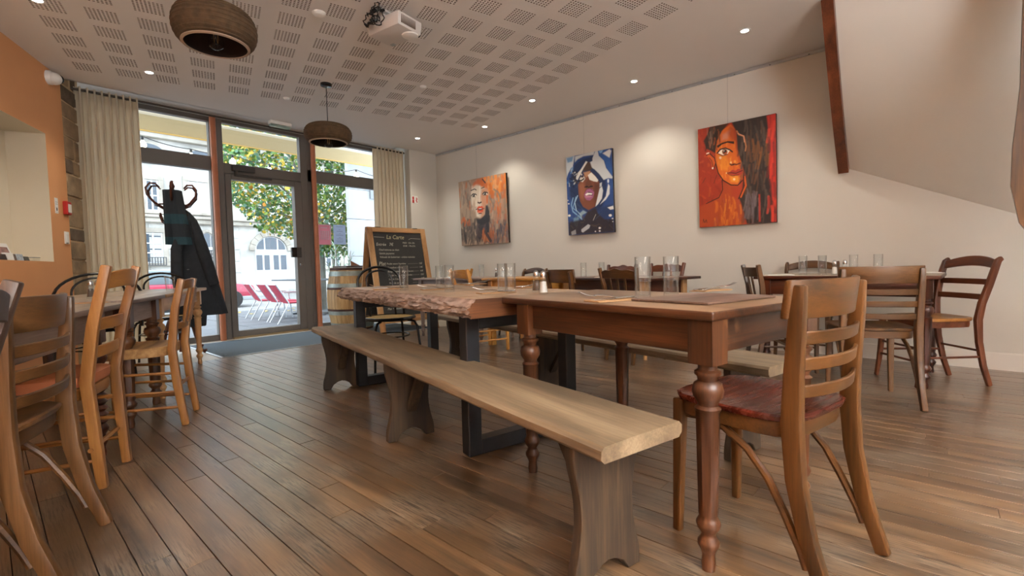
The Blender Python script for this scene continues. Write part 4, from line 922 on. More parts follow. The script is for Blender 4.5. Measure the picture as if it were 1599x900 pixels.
# oleander in a pot
ol = thing('potted_oleander', 'narrow-leaved oleander in a pot against the white wall outside', 'plant', (4.62, 8.55, -.05))
obj('pot', MB().lathe([(.001, 0), (.15, 0), (.20, .34), (.22, .34), (.22, .38), (.19, .38), (.18, .33), (.001, .33)], n=20), plain('terracotta_pot', '9b6b50', .8), ol)
om = MB(); sm_ = MB()
for i in range(9):
    a = rt.uniform(0, 6.3); top = Vector((.22*math.cos(a), .22*math.sin(a), rt.uniform(.95, 1.42))); sm_.tube([(0, 0, .33), tuple(top*.5+Vector((0, 0, .1))), tuple(top)], .008, 5)
    for k in range(14):
        f = rt.uniform(.35, 1); c = Vector((top.x*f, top.y*f, .33+(top.z-.33)*f)); b = rt.uniform(0, 6.3); l = rt.uniform(.10, .19); el = rt.uniform(.2, 1.1); d = Vector((math.cos(b)*math.cos(el), math.sin(b)*math.cos(el), math.sin(el))); sd = d.cross(Vector((0, 0, 1))).normalized()*.012
        om.add([c, c+d*l*.5+sd, c+d*l, c+d*l*.5-sd], [(0, 1, 2, 3)])
obj('stems', sm_, bark, ol); o = obj('leaves', om, plain('oleander_green', '7d9a7e', .5), ol, smooth=False); o['kind'] = 'stuff'
# awning bar and string lights
AW = thing('awning', 'cream awning front bar and valance outside above the door', 'awning', (0, 8.6, 3.0))
fab = plain('cream_awning_fabric', 'b5a27c', .8)
obj('valance', MB().hexa([(-3, .0, .0), (9, .0, .0), (9, .012, .0), (-3, .012, .0), (-3, -.06, .22), (9, -.06, .22), (9, -.045, .22), (-3, -.045, .22)]), fab, AW, smooth=False)
obj('front_bar', MB().bb(-3, 9, -.06, .03, .205, .265), plain('bar_paint', 'b7ab95', .4), AW, bevel=.01)
obj('hem', MB().bb(-3, 9, -.004, .018, -.012, .006), plain('hem', 'c9a45c', .7), AW, smooth=False)
for x in (-2.8, 8.8): obj('arm', MB().beam([(x, -.03, .24), (x, -1.42, .50)], .04, .05, (1, 0, 0)), M['grey'], AW)
SL_ = thing('string_lights', 'festoon string of round warm bulbs hung outside under the awning', 'string lights', (0, 8.3, 2.7))
bp = [aty(*p, 8.3) for p in ((222, 213), (298, 233), (363, 242), (421, 257), (519, 267), (556, 265))]
fullp = [Vector((-1.2, 8.3, 3.0)), Vector((.6, 8.3, 2.84))]+bp+[Vector((5.6, 8.3, 2.74)), Vector((6.4, 8.3, 2.9)), Vector((8.2, 8.35, 3.0))]
cp_ = []
for p, q in zip(fullp, fullp[1:]):
    for k in range(6): t = k/6; r_ = p.lerp(q, t); r_.z -= .045*4*t*(1-t)*(q-p).length; cp_.append(r_-Vector((0, 8.3, 2.7)))
cp_.append(fullp[-1]-Vector((0, 8.3, 2.7)))
obj('cable', MB().tube(cp_, .006, 6), M['black'], SL_)
for i, p in enumerate(bp):
    q = p-Vector((0, 8.3, 2.7)); 
    obj('socket', MB().lathe([(.014, 0), (.017, -.02), (.017, -.055)], n=12), M['black'], SL_, loc=q)
    obj('bulb', MB().lathe([(.012, -.05), (.018, -.065), (.036, -.085), (.045, -.11), (.042, -.135), (.028, -.152), (.001, -.157)], n=16), M['bulb_on'], SL_, loc=q)
# ================================================================ ceiling, walls, small things
# pendants of stacked cardboard rings
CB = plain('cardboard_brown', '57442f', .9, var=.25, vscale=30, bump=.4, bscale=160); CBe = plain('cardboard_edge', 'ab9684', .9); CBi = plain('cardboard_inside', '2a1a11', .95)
def pendant(label, x, y, r, h, zc):
    t = thing('pendant_lamp', label, 'lamp', (x, y, zc), 0, 'cardboard pendant lamps')
    n = 12; pr = []
    for i in range(n):
        a = math.pi*(-.5+.12)+math.pi*(.86)*i/(n-1); rr = r*(.66+.34*math.cos(a)); z = h/2*math.sin(a)
        dz = h/2*.10; pr += [(rr-.004, z-dz*.5), (rr, z-dz*.3), (rr, z+dz*.3), (rr-.004, z+dz*.5)]
    inner = [(r*.30, h*.49), (r*.66, h*.42), (r*.86, h*.1), (r*.84, -h*.25), (r*.74, -h*.47)]
    obj('shade', MB().lathe(pr+[(r*.30, h*.50)], n=48, cap=False), CB, t, ang=30)
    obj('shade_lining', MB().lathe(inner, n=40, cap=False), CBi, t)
    obj('shade_rim', MB().lathe([(r*.735, -h*.475), (r*.735, -h*.505), (r*.80, -h*.485), (r*.80, -h*.46), (r*.735, -h*.475)], n=48, cap=False), CBe, t)
    obj('cord', MB().tube([(0, 0, h*.45), (0, 0, CE-zc-.01)], .004, 8), M['black'], t)
    obj('canopy', MB().lathe([(.001, CE-zc), (.055, CE-zc), (.055, CE-zc-.022), (.045, CE-zc-.028), (.001, CE-zc-.028)], n=24), M['black'], t)
    b = obj('bulb', MB().lathe([(.012, -.02), (.016, -.035), (.038, -.065), (.045, -.095), (.038, -.125), (.018, -.14), (.001, -.143)], n=18), M['bulbglass'], t, loc=(0, 0, h*.06))
    obj('filament', MB().tube([(-.012, 0, -.04), (-.010, .0, -.10), (0, .008, -.06), (.010, 0, -.10), (.012, 0, -.04)], .0016, 5), plain('filament', 'd9a860', .4, metal=.6), b)
    obj('socket', MB().lathe([(.019, .10), (.019, -.022), (.014, -.026)], n=14), M['black'], t, loc=(0, 0, h*.06))
    return t
pendant('ribbed brown cardboard pendant lamp, the nearer and larger one at upper left', 1.05, 3.37, .235, .215, 2.415)
pendant('ribbed brown cardboard pendant lamp hanging before the door', 2.405, 4.584, .232, .175, 2.262)
# downlights: each lamp lights the room
def downlight(label, x, y, power=32):
    t = thing('downlight', label, 'lamp', (x, y, CE), 0, 'recessed ceiling downlights')
    obj('trim_ring', MB().lathe([(.030, .004), (.030, -.003), (.043, -.004), (.045, .0), (.045, .004)], n=24, cap=False), M['white'], t)
    obj('lens', MB().lathe([(.001, -.001), (.030, -.001), (.030, .002), (.001, .002)], n=20), M['spot_on'], t)
    l = bpy.data.lights.new('downlight_beam', 'SPOT'); l.energy = power; l.color = (1, .92, .78); l.spot_size = R(118); l.spot_blend = .7; l.shadow_soft_size = .03
    o = bpy.data.objects.new('downlight_beam', l); COL.objects.link(o); o.location = (x, y, CE-.02)
dls = [((58, 0), 'above the orange wall at the top left edge'), ((233, 113), 'left, over the window end of the left row'), ((652, 216), 'farthest on the right, over the wall corner'), ((757, 198), 'second from the far corner along the paintings'), ((831, 157), 'third from the far corner along the paintings'), ((990, 127), 'between the blue painting and the red portrait'), ((1163, 48), 'nearest on the right, above the red portrait')]
for px, w_ in dls: p = at(px[0], px[1], CE); downlight('lit round downlight '+w_, p.x, p.y)
# further spots without fixtures, added out of view as fill for the room
for x, y in ((-.6, 2.6), (4.3, -1.4), (1.4, -.6), (-.9, .6), (2.9, -2.4), (.6, -2.6)):
    l = bpy.data.lights.new('downlight_beam', 'SPOT'); l.energy = 26; l.color = (1, .92, .78); l.spot_size = R(118); l.spot_blend = .7; l.shadow_soft_size = .03
    o = bpy.data.objects.new('downlight_beam', l); COL.objects.link(o); o.location = (x, y, CE-.02)
for px, lb in (((498, 20), 'white smoke detector on the ceiling beside the projector'), ((448, 153), 'small white ceiling disc near the door'), ((661, 135), 'small white ceiling disc right of the small pendant')):
    p = at(px[0], px[1], CE); r = .048 if px[1] < 50 else .036
    o = obj('smoke_detector', MB().lathe([(.001, -.022), (r*.55, -.022), (r*.8, -.016), (r, -.004), (r, .0)], n=24), M['white'], loc=p); tag(o, lb, 'detector')
# projector
PJ = thing('projector', 'white ceiling projector with a bundle of black cables', 'projector', (2.13, 3.0, CE), -R(82))
PW_ = plain('projector_white', 'cfcac6', .5)
obj('ceiling_mount', MB().box((-.06, -.05, -.03), (.07, .07, .06)).box((-.06, -.05, -.008), (.14, .14, .014)), PW_, PJ, bevel=.004)
bd = obj('body', MB().hexa([(-.16, -.115, -.155), (.16, -.115, -.155), (.16, .115, -.155), (-.16, .115, -.155), (-.17, -.12, -.06), (.17, -.12, -.06), (.17, .12, -.06), (-.17, .12, -.06)]), PW_, PJ, bevel=.012, seg=2)
gm = MB()
for i in range(11): gm.box((.166, -.085+i*.013, -.108), (.006, .006, .058))
obj('vent', gm, plain('vent_brown', '6c5a4e', .7), bd, smooth=False)
obj('lens', MB().lathe([(.001, .03), (.03, .03), (.038, .0), (.045, -.005), (.045, -.03)], n=20), plain('lens_dark', '1a1a1e', .1), bd, loc=(.10, .12, -.108)).rotation_euler = (R(-90), 0, 0)
obj('lens_hood', MB().lathe([(.001, -.012), (.045, -.012), (.06, -.004), (.062, .004)], n=24), M['white'], bd, loc=(.10, .06, -.157))
obj('label_plate', MB().box((-.11, .085, -.157), (.04, .03, .003)), plain('grey_label', '9aa3a8', .5), bd, smooth=False)
rc = random.Random(8)
for i in range(7):
    c = Vector((-.04+rc.uniform(-.06, .06), -.155+rc.uniform(-.05, .02), -.05+rc.uniform(-.05, .03))); r_ = rc.uniform(.035, .07); ax = Matrix.Rotation(rc.uniform(.6, 2.4), 3, 'X') @ Matrix.Rotation(rc.uniform(0, 3), 3, 'Z')
    obj('cable', MB().tube([c+ax @ Vector((r_*math.cos(a*math.pi/10), r_*.8*math.sin(a*math.pi/10), .01*math.sin(a*2))) for a in range(20)], .0042, 6, True), M['black'], PJ)
obj('plug', MB().box((-.05, -.15, -.02), (.05, .03, .018)).box((.02, -.13, -.03), (.04, .02, .015)), M['black'], PJ, bevel=.003)
# emergency light at the ceiling edge
EL = thing('emergency_light', 'small white emergency light at the ceiling edge above the door', 'lamp', (2.59, 6.15, CE))
obj('housing', MB().box((0, 0, -.022), (.26, .09, .044)), M['white'], EL, bevel=.004)
obj('diffuser', MB().hexa([(-.12, -.03, -.07), (.12, -.03, -.07), (.12, .03, -.07), (-.12, .03, -.07), (-.125, -.04, -.045), (.125, -.04, -.045), (.125, .04, -.045), (-.125, .04, -.045)]), plain('emergency_diffuser', '8fa39a', .2), EL, bevel=.004)
# curtain rod and curtains
CR_ = thing('curtain_rod', 'thin dark curtain rod along the top of the glass front', 'curtain rod', (2.7, 6.42, 2.762))
obj('rod', MB().tube([(-2.15, 0, 0), (2.06, 0, 0)], .0125, 10), plain('rod_bronze', '4a4038', .35, metal=.5), CR_)
for x in (-.115,): obj('bracket', MB().tube([(x, 0, 0), (x, -.10, .02), (x, -.19, .06)], .006, 6).lathe([(.018, -.016), (.018, .016)], (x, 0, 0), 10), plain('rod_bracket', '4a4038', .4, metal=.4), CR_)
obj('finial', MB().sphere((2.07, 0, 0), .024, 12, 8), M['black'], CR_); obj('end_bracket', MB().tube([(2.02, 0, 0), (2.02, .04, 0), (2.03, .30, .0)], .007, 6), M['black'], CR_)
CT = bpy.data.materials.new('beige_linen'); CT.use_nodes = True; nt = CT.node_tree; pb = nt.nodes['Principled BSDF']; pb.inputs['Base Color'].default_value = c4(hexc('e6dccb')); pb.inputs['Roughness'].default_value = .95
tl_ = N(nt, 'ShaderNodeBsdfTranslucent'); tl_.inputs[0].default_value = c4(hexc('ead9bb')); mxs = N(nt, 'ShaderNodeMixShader'); mxs.inputs[0].default_value = .42
tcn = N(nt, 'ShaderNodeTexCoord'); wv = N(nt, 'ShaderNodeTexNoise'); wv.inputs['Scale'].default_value = 260; nt.links.new(tcn.outputs['Object'], wv.inputs['Vector']); bmp = N(nt, 'ShaderNodeBump'); bmp.inputs['Strength'].default_value = .25; bmp.inputs['Distance'].default_value = .002; nt.links.new(wv.outputs['Fac'], bmp.inputs['Height']); nt.links.new(bmp.outputs[0], pb.inputs['Normal'])
nt.links.new(pb.outputs[0], mxs.inputs[1]); nt.links.new(tl_.outputs[0], mxs.inputs[2]); nt.links.new(mxs.outputs[0], nt.nodes['Material Output'].inputs[0])
def curtain(label, x0, x1, y, folds, seed):
    t = thing('curtain', label, 'curtain', ((x0+x1)/2, y, 0), 0, 'linen curtains'); hw = (x1-x0)/2; rr = random.Random(seed); ph = [rr.uniform(-.5, .5) for _ in range(40)]
    def f(u, v):
        z = .03+2.76*v; k = u*folds; w_ = ph[int(k) % 40]
        a = math.sin(2*math.pi*(k+.12*w_*(1-v)))
        x = (-hw+2*hw*u)*(1+.03*(1-v))+.015*math.sin(2*math.pi*2*k)*(.4+.6*v)
        return Vector((x, (.062+.016*w_)*a*(.75+.25*(1-v))+.012*w_*(1-v)*math.sin(5*v+w_), z))
    c = obj('drape', MB().grid(f, folds*14, 14), CT, t, ang=180)
    obj('heading', MB().grid(lambda u, v: f(u, .955+.045*v)+Vector((0, -.003, .0)), folds*14, 2), CT, t, ang=180)
    hk = MB()
    for i in range(folds): p = f((i+.25)/folds, 1); hk.box((p.x, 0, 2.765), (.006, .02, .03))
    obj('hook', hk, M['white'], t, smooth=False)
    return t
curtain('beige linen curtain hanging left of the glass front beside the stone pier', .70, 1.215, 6.44, 9, 2); curtain('beige linen curtain hanging right of the glass front', 4.10, 4.63, 6.44, 8, 5)
# paintings -----------------------------------------------------------------
def homog(c):   # four corners (tl, tr, br, bl) of a crop to the unit square
    A = []; b = []
    for (x, y), (u, v) in zip(c, ((0, 0), (1, 0), (1, 1), (0, 1))):
        A += [[x, y, 1, 0, 0, 0, -u*x, -u*y], [0, 0, 0, x, y, 1, -v*x, -v*y]]; b += [u, v]
    return np.append(np.linalg.solve(np.array(A, float), np.array(b, float)), 1).reshape(3, 3)
class Canvas:
    def __init__(s, w, h, corners, seed):
        s.w, s.h = w, h; s.H = homog(corners); s.px = np.zeros((h, w, 3)); s.rng = np.random.RandomState(seed)
        s.X, s.Y = np.meshgrid((np.arange(w)+.5)/w, (np.arange(h)+.5)/h); s.asp = h/w
    def m(s, pts):
        p = np.c_[np.array(pts, float), np.ones(len(pts))] @ s.H.T; return p[:, :2]/p[:, 2:]
    def mix(s, a, col):
        c = np.array(hexc(col)); s.px = s.px*(1-a[..., None])+c*a[..., None]
    def poly(s, col, pts, op=1.0, soft=.006):
        P = s.m(pts); ins = np.zeros(s.X.shape, bool); d = np.full(s.X.shape, 9.)
        for (x1, y1), (x2, y2) in zip(P, np.roll(P, -1, 0)):
            ins ^= ((y1 > s.Y) != (y2 > s.Y)) & (s.X < (x2-x1)*(s.Y-y1)/(y2-y1+1e-12)+x1)
            dx, dy = x2-x1, y2-y1; t = np.clip(((s.X-x1)*dx+(s.Y-y1)*dy*s.asp**2)/(dx*dx+dy*dy*s.asp**2+1e-12), 0, 1)
            d = np.minimum(d, np.hypot(s.X-x1-t*dx, (s.Y-y1-t*dy)*s.asp))
        s.mix(np.clip(.5+np.where(ins, d, -d)/(2*soft), 0, 1)*op, col)
    def line(s, col, pts, wd, op=1.0, soft=.004):
        P = s.m(pts); d = np.full(s.X.shape, 9.)
        for (x1, y1), (x2, y2) in zip(P, P[1:]):
            dx, dy = x2-x1, y2-y1; t = np.clip(((s.X-x1)*dx+(s.Y-y1)*dy*s.asp**2)/(dx*dx+dy*dy*s.asp**2+1e-12), 0, 1)
            d = np.minimum(d, np.hypot(s.X-x1-t*dx, (s.Y-y1-t*dy)*s.asp))
        s.mix(np.clip(.5+(wd-d)/(2*soft), 0, 1)*op, col)
    def dot(s, col, c, rx, ry, op=1.0):
        s.poly(col, [(c[0]+rx*math.cos(a*math.pi/8), c[1]+ry*math.sin(a*math.pi/8)) for a in range(16)], op)
    def strokes(s, n, box, cols, ln, wd, op=.5, vert=True):
        x0, y0, x1, y1 = box
        for _ in range(n):
            x, y = s.rng.uniform(x0, x1), s.rng.uniform(y0, y1); c = cols[s.rng.randint(len(cols))]; l = ln*s.rng.uniform(.5, 1.3); a = s.rng.uniform(-.25, .25)
            e = (x+l*a, y+l) if vert else (x+l*s.rng.uniform(-1, 1), y+l*s.rng.uniform(-1, 1))
            s.line(c, [(x, y), ((x+e[0])/2+l*.05, (y+e[1])/2), e], wd*s.rng.uniform(.5, 1.4), op, .008)
def canvas_thing(label, cv, ya, yb, zt, zb, xt, xb):
    """ya is the left edge as seen (far), yb the right; the top leans out from the wall"""
    t = thing('painting', label, 'painting', (XR, (ya+yb)/2, zb)); Wd = ya-yb; Hh = zt-zb; tl = math.atan2((XR-xt)-(XR-xb), Hh)
    w, h = cv.w, cv.h; vs = []; D = .035
    for j in range(h+1):
        for i in range(w+1): vs.append((Wd/2-Wd*i/w, Hh*(1-j/h)))
    v3 = [(-D, y, z) for y, z in vs]; fsx = [(j*(w+1)+i, j*(w+1)+i+1, (j+1)*(w+1)+i+1, (j+1)*(w+1)+i) for j in range(h) for i in range(w)]
    me = bpy.data.meshes.new('painted_canvas'); me.from_pydata(v3, [], fsx)
    at_ = me.color_attributes.new('paint', 'FLOAT_COLOR', 'CORNER'); col = np.repeat(np.c_[np.clip(cv.px.reshape(-1, 3), 0, 1), np.ones(w*h)], 4, 0); at_.data.foreach_set('color', col.astype(np.float32).ravel())
    mt_, nt, pb = newmat('artwork_paint'); a = N(nt, 'ShaderNodeVertexColor', layer_name='paint'); nt.links.new(a.outputs[0], pb.inputs['Base Color']); pb.inputs['Roughness'].default_value = .55
    n = N(nt, 'ShaderNodeTexNoise'); n.inputs['Scale'].default_value = 90; b = N(nt, 'ShaderNodeBump'); b.inputs['Strength'].default_value = .15; b.inputs['Distance'].default_value = .004; nt.links.new(n.outputs['Fac'], b.inputs['Height']); nt.links.new(b.outputs[0], pb.inputs['Normal'])
    me.materials.append(mt_); o = bpy.data.objects.new('painted_canvas', me); COL.objects.link(o); o.parent = t
    obj('stretcher_edge', MB().bb(-D+.0005, 0, -Wd/2, Wd/2, 0, Hh), plain('canvas_edge', '2e2420', .8, var=.3, vscale=8), t, smooth=False)
    obj('hanging_wire', MB().tube([(-.02, Wd*.1, Hh-.02), (-.006, Wd*.1, (2.745-zb)/math.cos(tl))], .0012, 5), M['grey'], t)
    t.location.x = xb+D; t.rotation_euler = (0, -tl, 0)
    return t
# red portrait
c = Canvas(210, 280, [(92, 158), (638, 40), (648, 792), (103, 835)], 3)
BIG = [(60, 0), (700, 0), (700, 900), (60, 900)]
c.poly('9c3018', BIG); c.strokes(90, (90, 140, 330, 700), ['b23a1c', '8a2716', 'c2501f', '94301c'], 60, .012, .5, False); c.strokes(30, (95, 560, 420, 830), ['7d2a18', 'b8521f', '8f3a1a'], 50, .012, .5)
c.poly('a8421a', [(105, 690), (200, 650), (262, 590), (262, 520), (400, 520), (390, 640), (430, 810), (105, 830)], .9, .015)
c.strokes(60, (200, 600, 400, 800), ['cf6a1c', 'b34f18', 'd98024', '9c3c16', 'a14a3a'], 70, .010, .6); c.poly('a5331d', [(330, 560), (400, 540), (385, 640), (330, 620)], .7, .02)
c.poly('d0641c', [(215, 240), (250, 170), (320, 120), (365, 160), (375, 260), (395, 350), (410, 420), (408, 490), (370, 535), (320, 535), (265, 500), (230, 450), (216, 380)], 1, .006)
c.poly('a33d18', [(365, 150), (380, 250), (400, 350), (412, 430), (408, 500), (385, 520), (390, 430), (372, 340), (350, 250), (345, 160)], .9, .012)
c.poly('e08a28', [(235, 330), (290, 340), (320, 400), (300, 440), (260, 430), (232, 390)], .8, .02); c.poly('e59a30', [(315, 480), (360, 470), (395, 490), (370, 520), (325, 515)], .8, .015); c.poly('c99a8c', [(265, 190), (320, 160), (300, 220), (262, 228)], .55, .02); c.poly('8d2f16', [(318, 130), (360, 150), (360, 235), (330, 228), (300, 180)], .6, .02)
c.strokes(40, (240, 230, 400, 500), ['e89a35', 'c85a1a', 'b5461a', 'd97a22'], 30, .007, .5)
c.poly('3a2820', [(175, 140), (310, 112), (262, 165), (225, 235), (214, 320), (180, 300), (150, 290), (133, 235), (160, 190)], 1, .008); c.strokes(26, (150, 140, 250, 260), ['6d5a4c', '201512', '8d7a6a', 'b35a28'], 60, .006, .7)
c.poly('c5581c', [(152, 330), (170, 318), (205, 350), (220, 380), (205, 425), (190, 425), (186, 380)], 1, .006); c.line('2b120a', [(152, 335), (175, 322), (208, 352), (218, 385), (205, 425)], .006); c.line('2b120a', [(172, 350), (190, 372), (198, 410)], .004); c.dot('f0ece4', (196, 422), 5, 6); c.line('f0e0d0', [(155, 322), (168, 318)], .008)
c.poly('2c2320', [(325, 100), (640, 30), (652, 800), (440, 806), (395, 660), (380, 625), (420, 560), (432, 470), (410, 420), (370, 290), (362, 170)], 1, .008)
c.strokes(150, (400, 80, 600, 700), ['1d1816', '4a3f3a', '5d4f48', '2c2320', '6a4022', '3a2a22'], 120, .010, .55); c.strokes(26, (430, 560, 520, 720), ['74686a', '5a5054'], 90, .009, .6); c.strokes(16, (470, 170, 600, 330), ['8a5424', '6e4420'], 90, .009, .5)
c.poly('c22c1e', [(575, 60), (638, 40), (648, 792), (615, 794), (612, 600), (590, 420), (600, 250)], .95, .012); c.strokes(30, (580, 60, 645, 700), ['8a1f18', 'd8402a', '2c1a18', '6a2420'], 90, .012, .6); c.poly('b2331c', [(520, 600), (530, 600), (535, 790), (522, 790)], .9, .008)
c.line('b57a50', [(365, 165), (380, 190), (415, 200), (430, 270), (425, 300)], .008, .9); c.line('e0a080', [(372, 182), (412, 198), (418, 240)], .004); c.line('c85a1a', [(420, 480), (430, 540), (395, 620)], .010); c.line('201410', [(378, 632), (410, 560), (415, 480)], .006); c.line('201410', [(262, 500), (266, 570), (240, 625), (150, 668)], .005); c.line('5d2418', [(125, 525), (145, 490)], .004); c.line('5d2418', [(205, 525), (225, 470)], .004)
c.line('241008', [(218, 390), (235, 455), (270, 505), (325, 537), (372, 538), (405, 505)], .007)
c.poly('2a140c', [(225, 268), (262, 246), (300, 235), (346, 236), (346, 254), (300, 246), (262, 258), (232, 284)], 1, .004)
c.poly('f1e8dc', [(234, 318), (252, 296), (285, 288), (318, 298), (300, 322), (268, 332)], 1, .004); c.dot('7a3a1c', (281, 309), 19, 20); c.dot('b5532a', (286, 314), 9, 9); c.dot('1a0c08', (281, 306), 9, 10); c.line('241008', [(228, 318), (250, 292), (285, 283), (315, 294), (334, 308)], .009); c.line('241008', [(236, 324), (265, 336), (300, 326)], .004); c.dot('f5eee6', (275, 302), 3, 3); c.dot('e8dccc', (250, 350), 8, 8, .7)
c.line('5a2210', [(318, 392), (330, 400), (345, 392), (362, 396), (388, 386)], .009); c.dot('2a1008', (340, 396), 8, 5); c.dot('f3dca8', (324, 382), 5, 7, .9); c.dot('e8a040', (352, 375), 8, 10, .8)
c.poly('a8342a', [(300, 455), (335, 432), (358, 438), (372, 424), (405, 432), (402, 462), (365, 470), (330, 468)], 1, .004); c.line('3a1008', [(296, 455), (330, 452), (358, 456), (404, 436)], .005); c.line('3a1008', [(305, 462), (335, 474), (380, 466)], .004); c.dot('f3dca8', (292, 455), 4, 4, .8); c.dot('ffe8c0', (347, 497), 8, 8, .8)
c.line('3a1a12', [(130, 780), (140, 800), (150, 780), (155, 800)], .004); c.line('3a1a12', [(128, 800), (132, 775)], .003)
canvas_thing('orange and red portrait of a dark-haired woman, the largest painting, nearest on the wall', c, 1.825, 1.097, 2.262, 1.243, XR-.075, XR-.04)
# blue and white portrait
c = Canvas(150, 215, [(82, 138), (490, 65), (518, 808), (113, 832)], 4)
c.poly('2a4a86', BIG); c.strokes(80, (80, 80, 500, 700), ['1f3768', '35609f', '23407a', '4a7ab5', '182a52'], 70, .014, .6, False); c.poly('16203c', [(120, 330), (160, 200), (230, 150), (330, 130), (430, 280), (450, 440), (420, 560), (380, 620), (180, 600), (120, 480)], .75, .03)
c.poly('d2dade', [(82, 138), (160, 125), (150, 200), (105, 280), (92, 320)], .9, .01); c.poly('6d9cc8', [(90, 145), (150, 130), (140, 175), (100, 185)], .9, .012); c.poly('d8dcda', [(165, 130), (340, 85), (330, 120), (240, 130), (190, 155), (165, 180)], .85, .012); c.poly('2f5a9c', [(365, 85), (450, 72), (440, 110), (470, 150), (490, 250), (495, 310), (450, 240), (430, 180), (370, 120)], 1, .01); c.poly('7fb0dc', [(375, 88), (415, 80), (400, 105), (385, 108)], .9); c.poly('dfe3e2', [(410, 110), (470, 75), (486, 90), (470, 150), (440, 130)], .9, .01)
c.poly('c9ced0', [(345, 88), (366, 86), (375, 130), (420, 175), (440, 240), (498, 320), (495, 335), (460, 330), (420, 345), (380, 290), (340, 250), (295, 220), (290, 190), (320, 175), (320, 150)], 1, .008); c.poly('4a352c', [(235, 235), (270, 180), (300, 185), (318, 240), (290, 262), (240, 262)], 1, .012); c.poly('dcdcd6', [(180, 290), (215, 250), (262, 175), (276, 182), (240, 240), (210, 300), (190, 340), (175, 330)], 1, .008); c.strokes(26, (150, 270, 240, 400), ['1c1614', 'e3e0da', '3a2c24', 'd4d2cc'], 26, .010, .8, False)
c.poly('7a4630', [(195, 380), (230, 320), (265, 270), (300, 265), (340, 300), (380, 360), (385, 420), (365, 520), (345, 580), (290, 610), (240, 580), (212, 530), (198, 460)], 1, .01); c.poly('a5674a', [(200, 385), (240, 350), (262, 420), (240, 520), (215, 500)], .6, .03); c.poly('b98a68', [(240, 275), (300, 262), (300, 300), (262, 320)], .9, .012); c.poly('4a261c', [(340, 370), (385, 380), (375, 480), (345, 560), (330, 470)], .6, .03); c.poly('5a3020', [(262, 360), (290, 330), (318, 380), (322, 405), (255, 410)], .6, .02)
c.poly('e2e0d8', [(280, 300), (310, 275), (345, 310), (372, 345), (365, 362), (330, 355), (295, 340)], 1, .006); c.poly('d8d6ce', [(215, 320), (245, 305), (258, 330), (235, 360), (212, 352)], .9, .008); c.line('1a1210', [(195, 350), (225, 345), (245, 330)], .012); c.line('1a1210', [(225, 315), (240, 312)], .01)
c.line('2a1610', [(255, 405), (272, 398), (288, 408), (308, 398), (322, 400)], .010); c.dot('1c0e0a', (270, 405), 8, 6); c.dot('1c0e0a', (308, 402), 8, 6)
c.poly('9a5a80', [(248, 470), (270, 425), (295, 418), (325, 428), (338, 455), (328, 500), (300, 525), (270, 520), (252, 495)], 1, .006); c.poly('2c1016', [(262, 462), (290, 448), (320, 458), (322, 478), (300, 488), (265, 488)], 1, .004); c.poly('f0ece6', [(258, 470), (275, 456), (300, 458), (320, 462), (316, 474), (290, 472), (265, 482)], 1, .004); c.poly('c08098', [(255, 488), (280, 478), (312, 480), (318, 492), (290, 498), (262, 498)], .9, .006); c.line('6a3450', [(250, 465), (270, 424), (300, 418), (335, 445)], .005)
c.poly('d6d9da', [(385, 420), (405, 400), (415, 440), (405, 510), (370, 560), (350, 578), (362, 520)], 1, .008); c.poly('d6d9da', [(460, 380), (474, 400), (472, 470), (440, 520), (390, 560), (440, 490)], 1, .008); c.poly('cfd4d6', [(385, 375), (405, 365), (402, 400), (385, 410)], .9); c.dot('d6e0e6', (460, 355), 8, 18, .9); c.strokes(14, (110, 240, 160, 420), ['d4dce2', '5f8ec0', '0f1830'], 40, .010, .8, False)
c.line('7fa8cc', [(150, 500), (135, 560), (150, 620), (200, 660), (230, 690)], .012); c.line('a9c4d6', [(190, 480), (165, 540), (180, 610), (220, 650)], .010); c.line('7fa8cc', [(175, 490), (150, 590), (210, 640)], .008); c.poly('6d8fa8', [(155, 680), (205, 660), (200, 720), (190, 765), (160, 740)], .9, .012); c.poly('9db4bc', [(205, 640), (240, 610), (275, 630), (235, 650), (225, 690)], .8, .01)
c.poly('2f231e', [(113, 832), (115, 720), (180, 700), (240, 690), (280, 620), (350, 590), (375, 640), (430, 690), (510, 690), (518, 808)], .92, .02); c.poly('24365e', [(380, 590), (500, 560), (510, 660), (430, 690), (380, 650)], .8, .02); c.strokes(26, (130, 640, 480, 790), ['4a382e', '1c1512', '3a4a66', '57453a'], 50, .008, .6, False)
c.poly('b5b8bc', [(225, 780), (285, 735), (304, 745), (295, 770), (240, 808), (226, 800)], 1, .006); c.poly('9a9a98', [(135, 800), (175, 780), (180, 820), (140, 830)], .9, .006); c.line('b9b9a8', [(330, 700), (352, 650)], .006, .8); c.poly('e8e6e0', [(455, 590), (505, 575), (510, 605), (480, 610)], 1, .006)
for p, r in (((388, 770), 11), ((388, 797), 8), ((350, 800), 6), ((500, 688), 7), ((503, 715), 5), ((480, 660), 14), ((118, 655), 12), ((112, 550), 7), ((105, 520), 5)): c.dot('eceae4', p, r, r*.8)
canvas_thing('blue and white portrait of a woman with parted violet lips, the middle painting', c, 3.50, 2.835, 2.257, 1.263, XR-.075, XR-.04)
